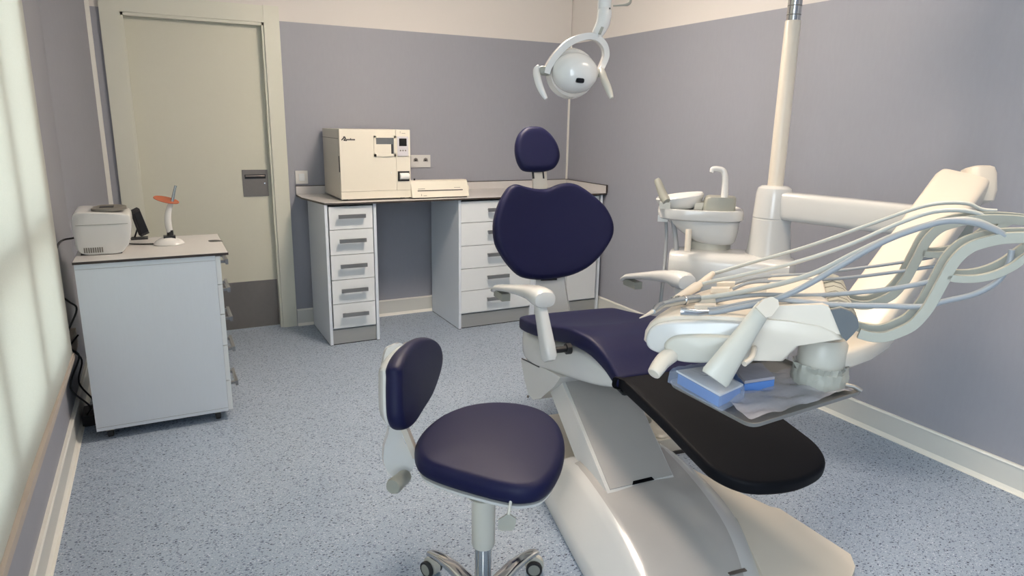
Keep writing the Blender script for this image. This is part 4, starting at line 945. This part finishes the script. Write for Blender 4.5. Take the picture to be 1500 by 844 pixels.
# suction nozzle leaning at the left with its two hoses
sn0, sn1 = pd(972, 288, 3.1), pd(963, 265, 3.12)
sroot = thing('suction_handpiece', 'grey suction nozzle leaning beside the spittoon bowl with hoses hanging below', 'suction tube', sn0-Z_*.08)
MB().tube([pd(977, 296, 3.08), sn0, pd(967, 275, 3.11), sn1, pd(961.5, 262, 3.12)], [.019, .021, .018, .016, .011], 14).build('nozzle', 'grey_plastic', sroot)
MB().tube([pd(972, 300, 3.12), pd(976, 335, 3.16), pd(974, 380, 3.16), pd(969, 430, 3.12), pd(966, 452, 3.1)], .008, 10, smooth=5).build('suction_hose', 'hose_grey', sroot)
MB().tube([pd(985, 320, 3.12), pd(989, 345, 3.14), pd(991, 368, 3.12), pd(990, 400, 3.14)], .011, 10, smooth=5).build('suction_hose', 'hose_grey', sroot)
MB().box((-.03, -.02, -.03), (.02, .02, -.0), .004, 2, fr=lambda p: pd(976, 296, 3.1)+wd*p.x+wn_*p.y+Z_*p.z).build('holder', 'satin_plastic', sroot)
MB().tube([pd(1009, 336, 3.04), pd(1008, 352, 3.04), pd(1007, 368, 3.04)], .014, 12).build('drain_pipe', 'cream_plastic', un)

# ------------------------------------------------------------------ operating lamp
LD = 2.25
lc = pd(843, 107, LD)
ol = thing('operating_lamp', 'white dental operating lamp with two side handles hanging from its arm', 'dental lamp', lc)
fwd = (FW*.85+V((0, 0, .25))).normalized()     # lamp opens away from the camera
hx = (RT-UP*.08).normalized(); axl = (FW+UP*.28-RT*.22).normalized(); hx = (hx-axl*hx.dot(axl)).normalized()
axl = (axl-hx*axl.dot(hx)).normalized(); uy = hx.cross(axl).normalized()
if uy.z < 0: uy = -uy
def lp_(px, py, dd=0): return pd(px, py, LD+dd)
dome = [(.004, -.062), (.03, -.058), (.052, -.046), (.068, -.026), (.075, 0), (.076, .02), (.07, .03), (.03, .032)]
MB().lathe(lc, dome, -axl*-1, 40, sx=1.02, sy=.86, u=hx).build('lamp_housing', 'white_plastic', ol)
MB().lathe(lc+axl*.028, [(.07, -.01), (.080, -.006), (.087, .022), (.088, .03), (.075, .034)], axl, 40, sx=.98, sy=.95, u=hx).build('clear_shield', 'lens_clear', ol)
sq = pl(850, 118, lc-axl*.0600, axl)
MB().loft([MB.ring(None, sq-axl*z, hx, uy, a_, b_, 4, 20) for z, a_, b_ in ((-.012, .014, .008), (-.006, .0145, .0085), (.001, .0135, .0075))]).build('switch_window', 'screen_black', ol)
yk = [lp_(800, 108), lp_(803, 98), (lp_(815, 80, .0)), lp_(833, 63, .0), lp_(855, 54, .02), lp_(872, 55, .03), lp_(884, 66, .05), lp_(887, 82, .07), lp_(881, 98, .07), lp_(876, 110, .05)]
MB().bar(yk, axl, .03, .020, smooth=6, taper=lambda t: 1.15-.45*abs(t-.35)).build('yoke', 'white_plastic', ol)
for pts, side in (([lp_(791, 98), lp_(786, 104), lp_(788, 118, -.02), lp_(793, 132, -.03), lp_(800, 145, -.03)], 'l'), ([lp_(881, 103, .05), lp_(885, 116, .02), lp_(891, 130, .0), lp_(896, 144, -.01)], 'r')):
    MB().tube(pts, [.010, .0125, .0125, .012, .0105, .006], 14, smooth=5).build('handle', 'white_plastic' if side == 'l' else 'satin_plastic', ol)
MB().lathe(lp_(799, 104), [(.012, -.02), (.015, -.015), (.015, .012), (.012, .016)], hx, 18).build('handle_hub', 'grey_plastic', ol)
MB().lathe(lp_(878, 107, .05), [(.012, -.018), (.014, -.012), (.014, .01), (.010, .016)], hx, 18).build('handle_hub', 'satin_plastic', ol)
nk = [lp_(873, 54, .03), lp_(877, 46, .03), lp_(883, 34, .03), lp_(885.5, 20, .03), lp_(885.5, 6, .03)]
tpz = nk[-1]; tpz2 = V((tpz.x, tpz.y, 2.0))
MB().tube(nk+[tpz2], [.016, .021, .0235, .024, .023, .023], 20, smooth=5).build('neck', 'white_plastic', ol)
gp_ = [lp_(x, y, .0) for x, y in ((876.5, 49), (880.5, 39.5), (884.5, 40.5), (880.5, 50))]
MB().prism([p-FW*.004 for p in gp_], FW*.01, .001).build('neck_label', 'grey_plastic', ol)
MB().lathe(lp_(893, 13, .015), [(.0028, -.004), (.0028, .003)], FW, 10).build('neck_screw', 'rubber', ol)
MB().tube([lp_(898, 8.5, .03), lp_(912, 7.5, .03), lp_(919, 6.5, .04), lp_(923, 3, .05), lp_(924, -4, .05)], [.0025, .003, .005, .005, .004], 10, smooth=4).build('hook_rail', 'grey_plastic', ol)
MB().lathe(tpz2-Z_*.02, [(.03, 0), (.034, .01), (.034, .06), (.028, .075)], n=24).build('neck_joint', 'white_plastic', ol)
el = V((-.95, -2.35, 2.12))
MB().tube([tpz2+Z_*.03, V((tpz2.x, tpz2.y, 2.08)), V((tpz2.x+.04, tpz2.y+.03, 2.1)), el], [.024, .024, .022, .022], 14).build('balance_arm', 'white_plastic', ol)
MB().lathe(el-Z_*.05, [(.032, 0), (.036, .01), (.036, .1), (.03, .11)], n=24).build('elbow_joint', 'white_plastic', ol)
MB().tube([el+Z_*.03, V((UX, UY, 2.17))], .024, 14).build('extension_arm', 'white_plastic', ol)
MB().lathe((UX, UY, 2.12), [(.034, 0), (.038, .01), (.038, .09), (.03, .1)], n=24).build('pole_clamp', 'white_plastic', ol)

# ------------------------------------------------------------------ ceiling lights and daylight
def area(name, loc, rot, sx, sy, col, e, sh='RECTANGLE'):
    l = bpy.data.lights.new(name, 'AREA'); l.shape = sh; l.size = sx; l.size_y = sy; l.energy = e; l.color = col
    o = bpy.data.objects.new(name, l); o.location = loc; o.rotation_euler = rot; COL.objects.link(o); return o
x, y = -1.55, -1.8
f = thing('ceiling_lamp', 'round opal ceiling lamp above the floor in front of the worktop', 'ceiling light', (x, y, H))
MB().lathe((x, y, 0), [(.10, H), (.10, H-.03)], n=32).build('ceiling_plate', 'white_plastic', f)
MB().lathe((x, y, 0), [(.16, H-.03), (.20, H-.045), (.21, H-.08), (.20, H-.115), (.15, H-.135), (.02, H-.14)], n=40).build('opal_shade', 'lamp_diffuser', f)
x, y = -1.15, -3.75
f = thing('ceiling_panel', 'square ceiling light panel above the foot end of the dental chair', 'ceiling light', (x, y, H))
for lo, hi in (((-.3, -.3), (.3, -.27)), ((-.3, .27), (.3, .3)), ((-.3, -.27), (-.27, .27)), ((.27, -.27), (.3, .27))): MB().box((x+lo[0], y+lo[1], H-.022), (x+hi[0], y+hi[1], H-.0), .002).build('frame_bar', 'white_plastic', f)
MB().box((x-.27, y-.27, H-.014), (x+.27, y+.27, H-.006)).build('diffuser', 'lamp_diffuser_near', f)
al = area('panel_light', (x, y, H-.026), (0, 0, 0), .52, .52, (1, .80, .60), 10.5); al.data.spread = math.radians(120)
# daylight entering through the uncovered window (behind the viewer's left)
area('daylight_near', (XL-.012, (W2[0]+W2[1])/2, 1.4), (0, math.radians(-90), 0), 1.7, 1.6, (.74, .87, 1.0), 46)

w = bpy.data.worlds.new('world'); SC.world = w; w.use_nodes = True; nt = w.node_tree; bgn = nt.nodes['Background']
tc = nt.nodes.new('ShaderNodeTexCoord'); sx = nt.nodes.new('ShaderNodeSeparateXYZ'); mr = nt.nodes.new('ShaderNodeValToRGB')
nt.links.new(tc.outputs['Generated'], sx.inputs[0]); nt.links.new(sx.outputs['Z'], mr.inputs[0])
mr.color_ramp.elements[0].position = 0; mr.color_ramp.elements[0].color = (.55, .55, .53, 1)
mr.color_ramp.elements[1].position = .3; mr.color_ramp.elements[1].color = (.86, .95, 1, 1)
nt.links.new(mr.outputs[0], bgn.inputs[0]); bgn.inputs[1].default_value = 4.5

vs = SC.view_settings; vs.view_transform = 'Standard'; vs.look = 'None'; vs.gamma = 1; vs.exposure = 0.05; vs.use_curve_mapping = False
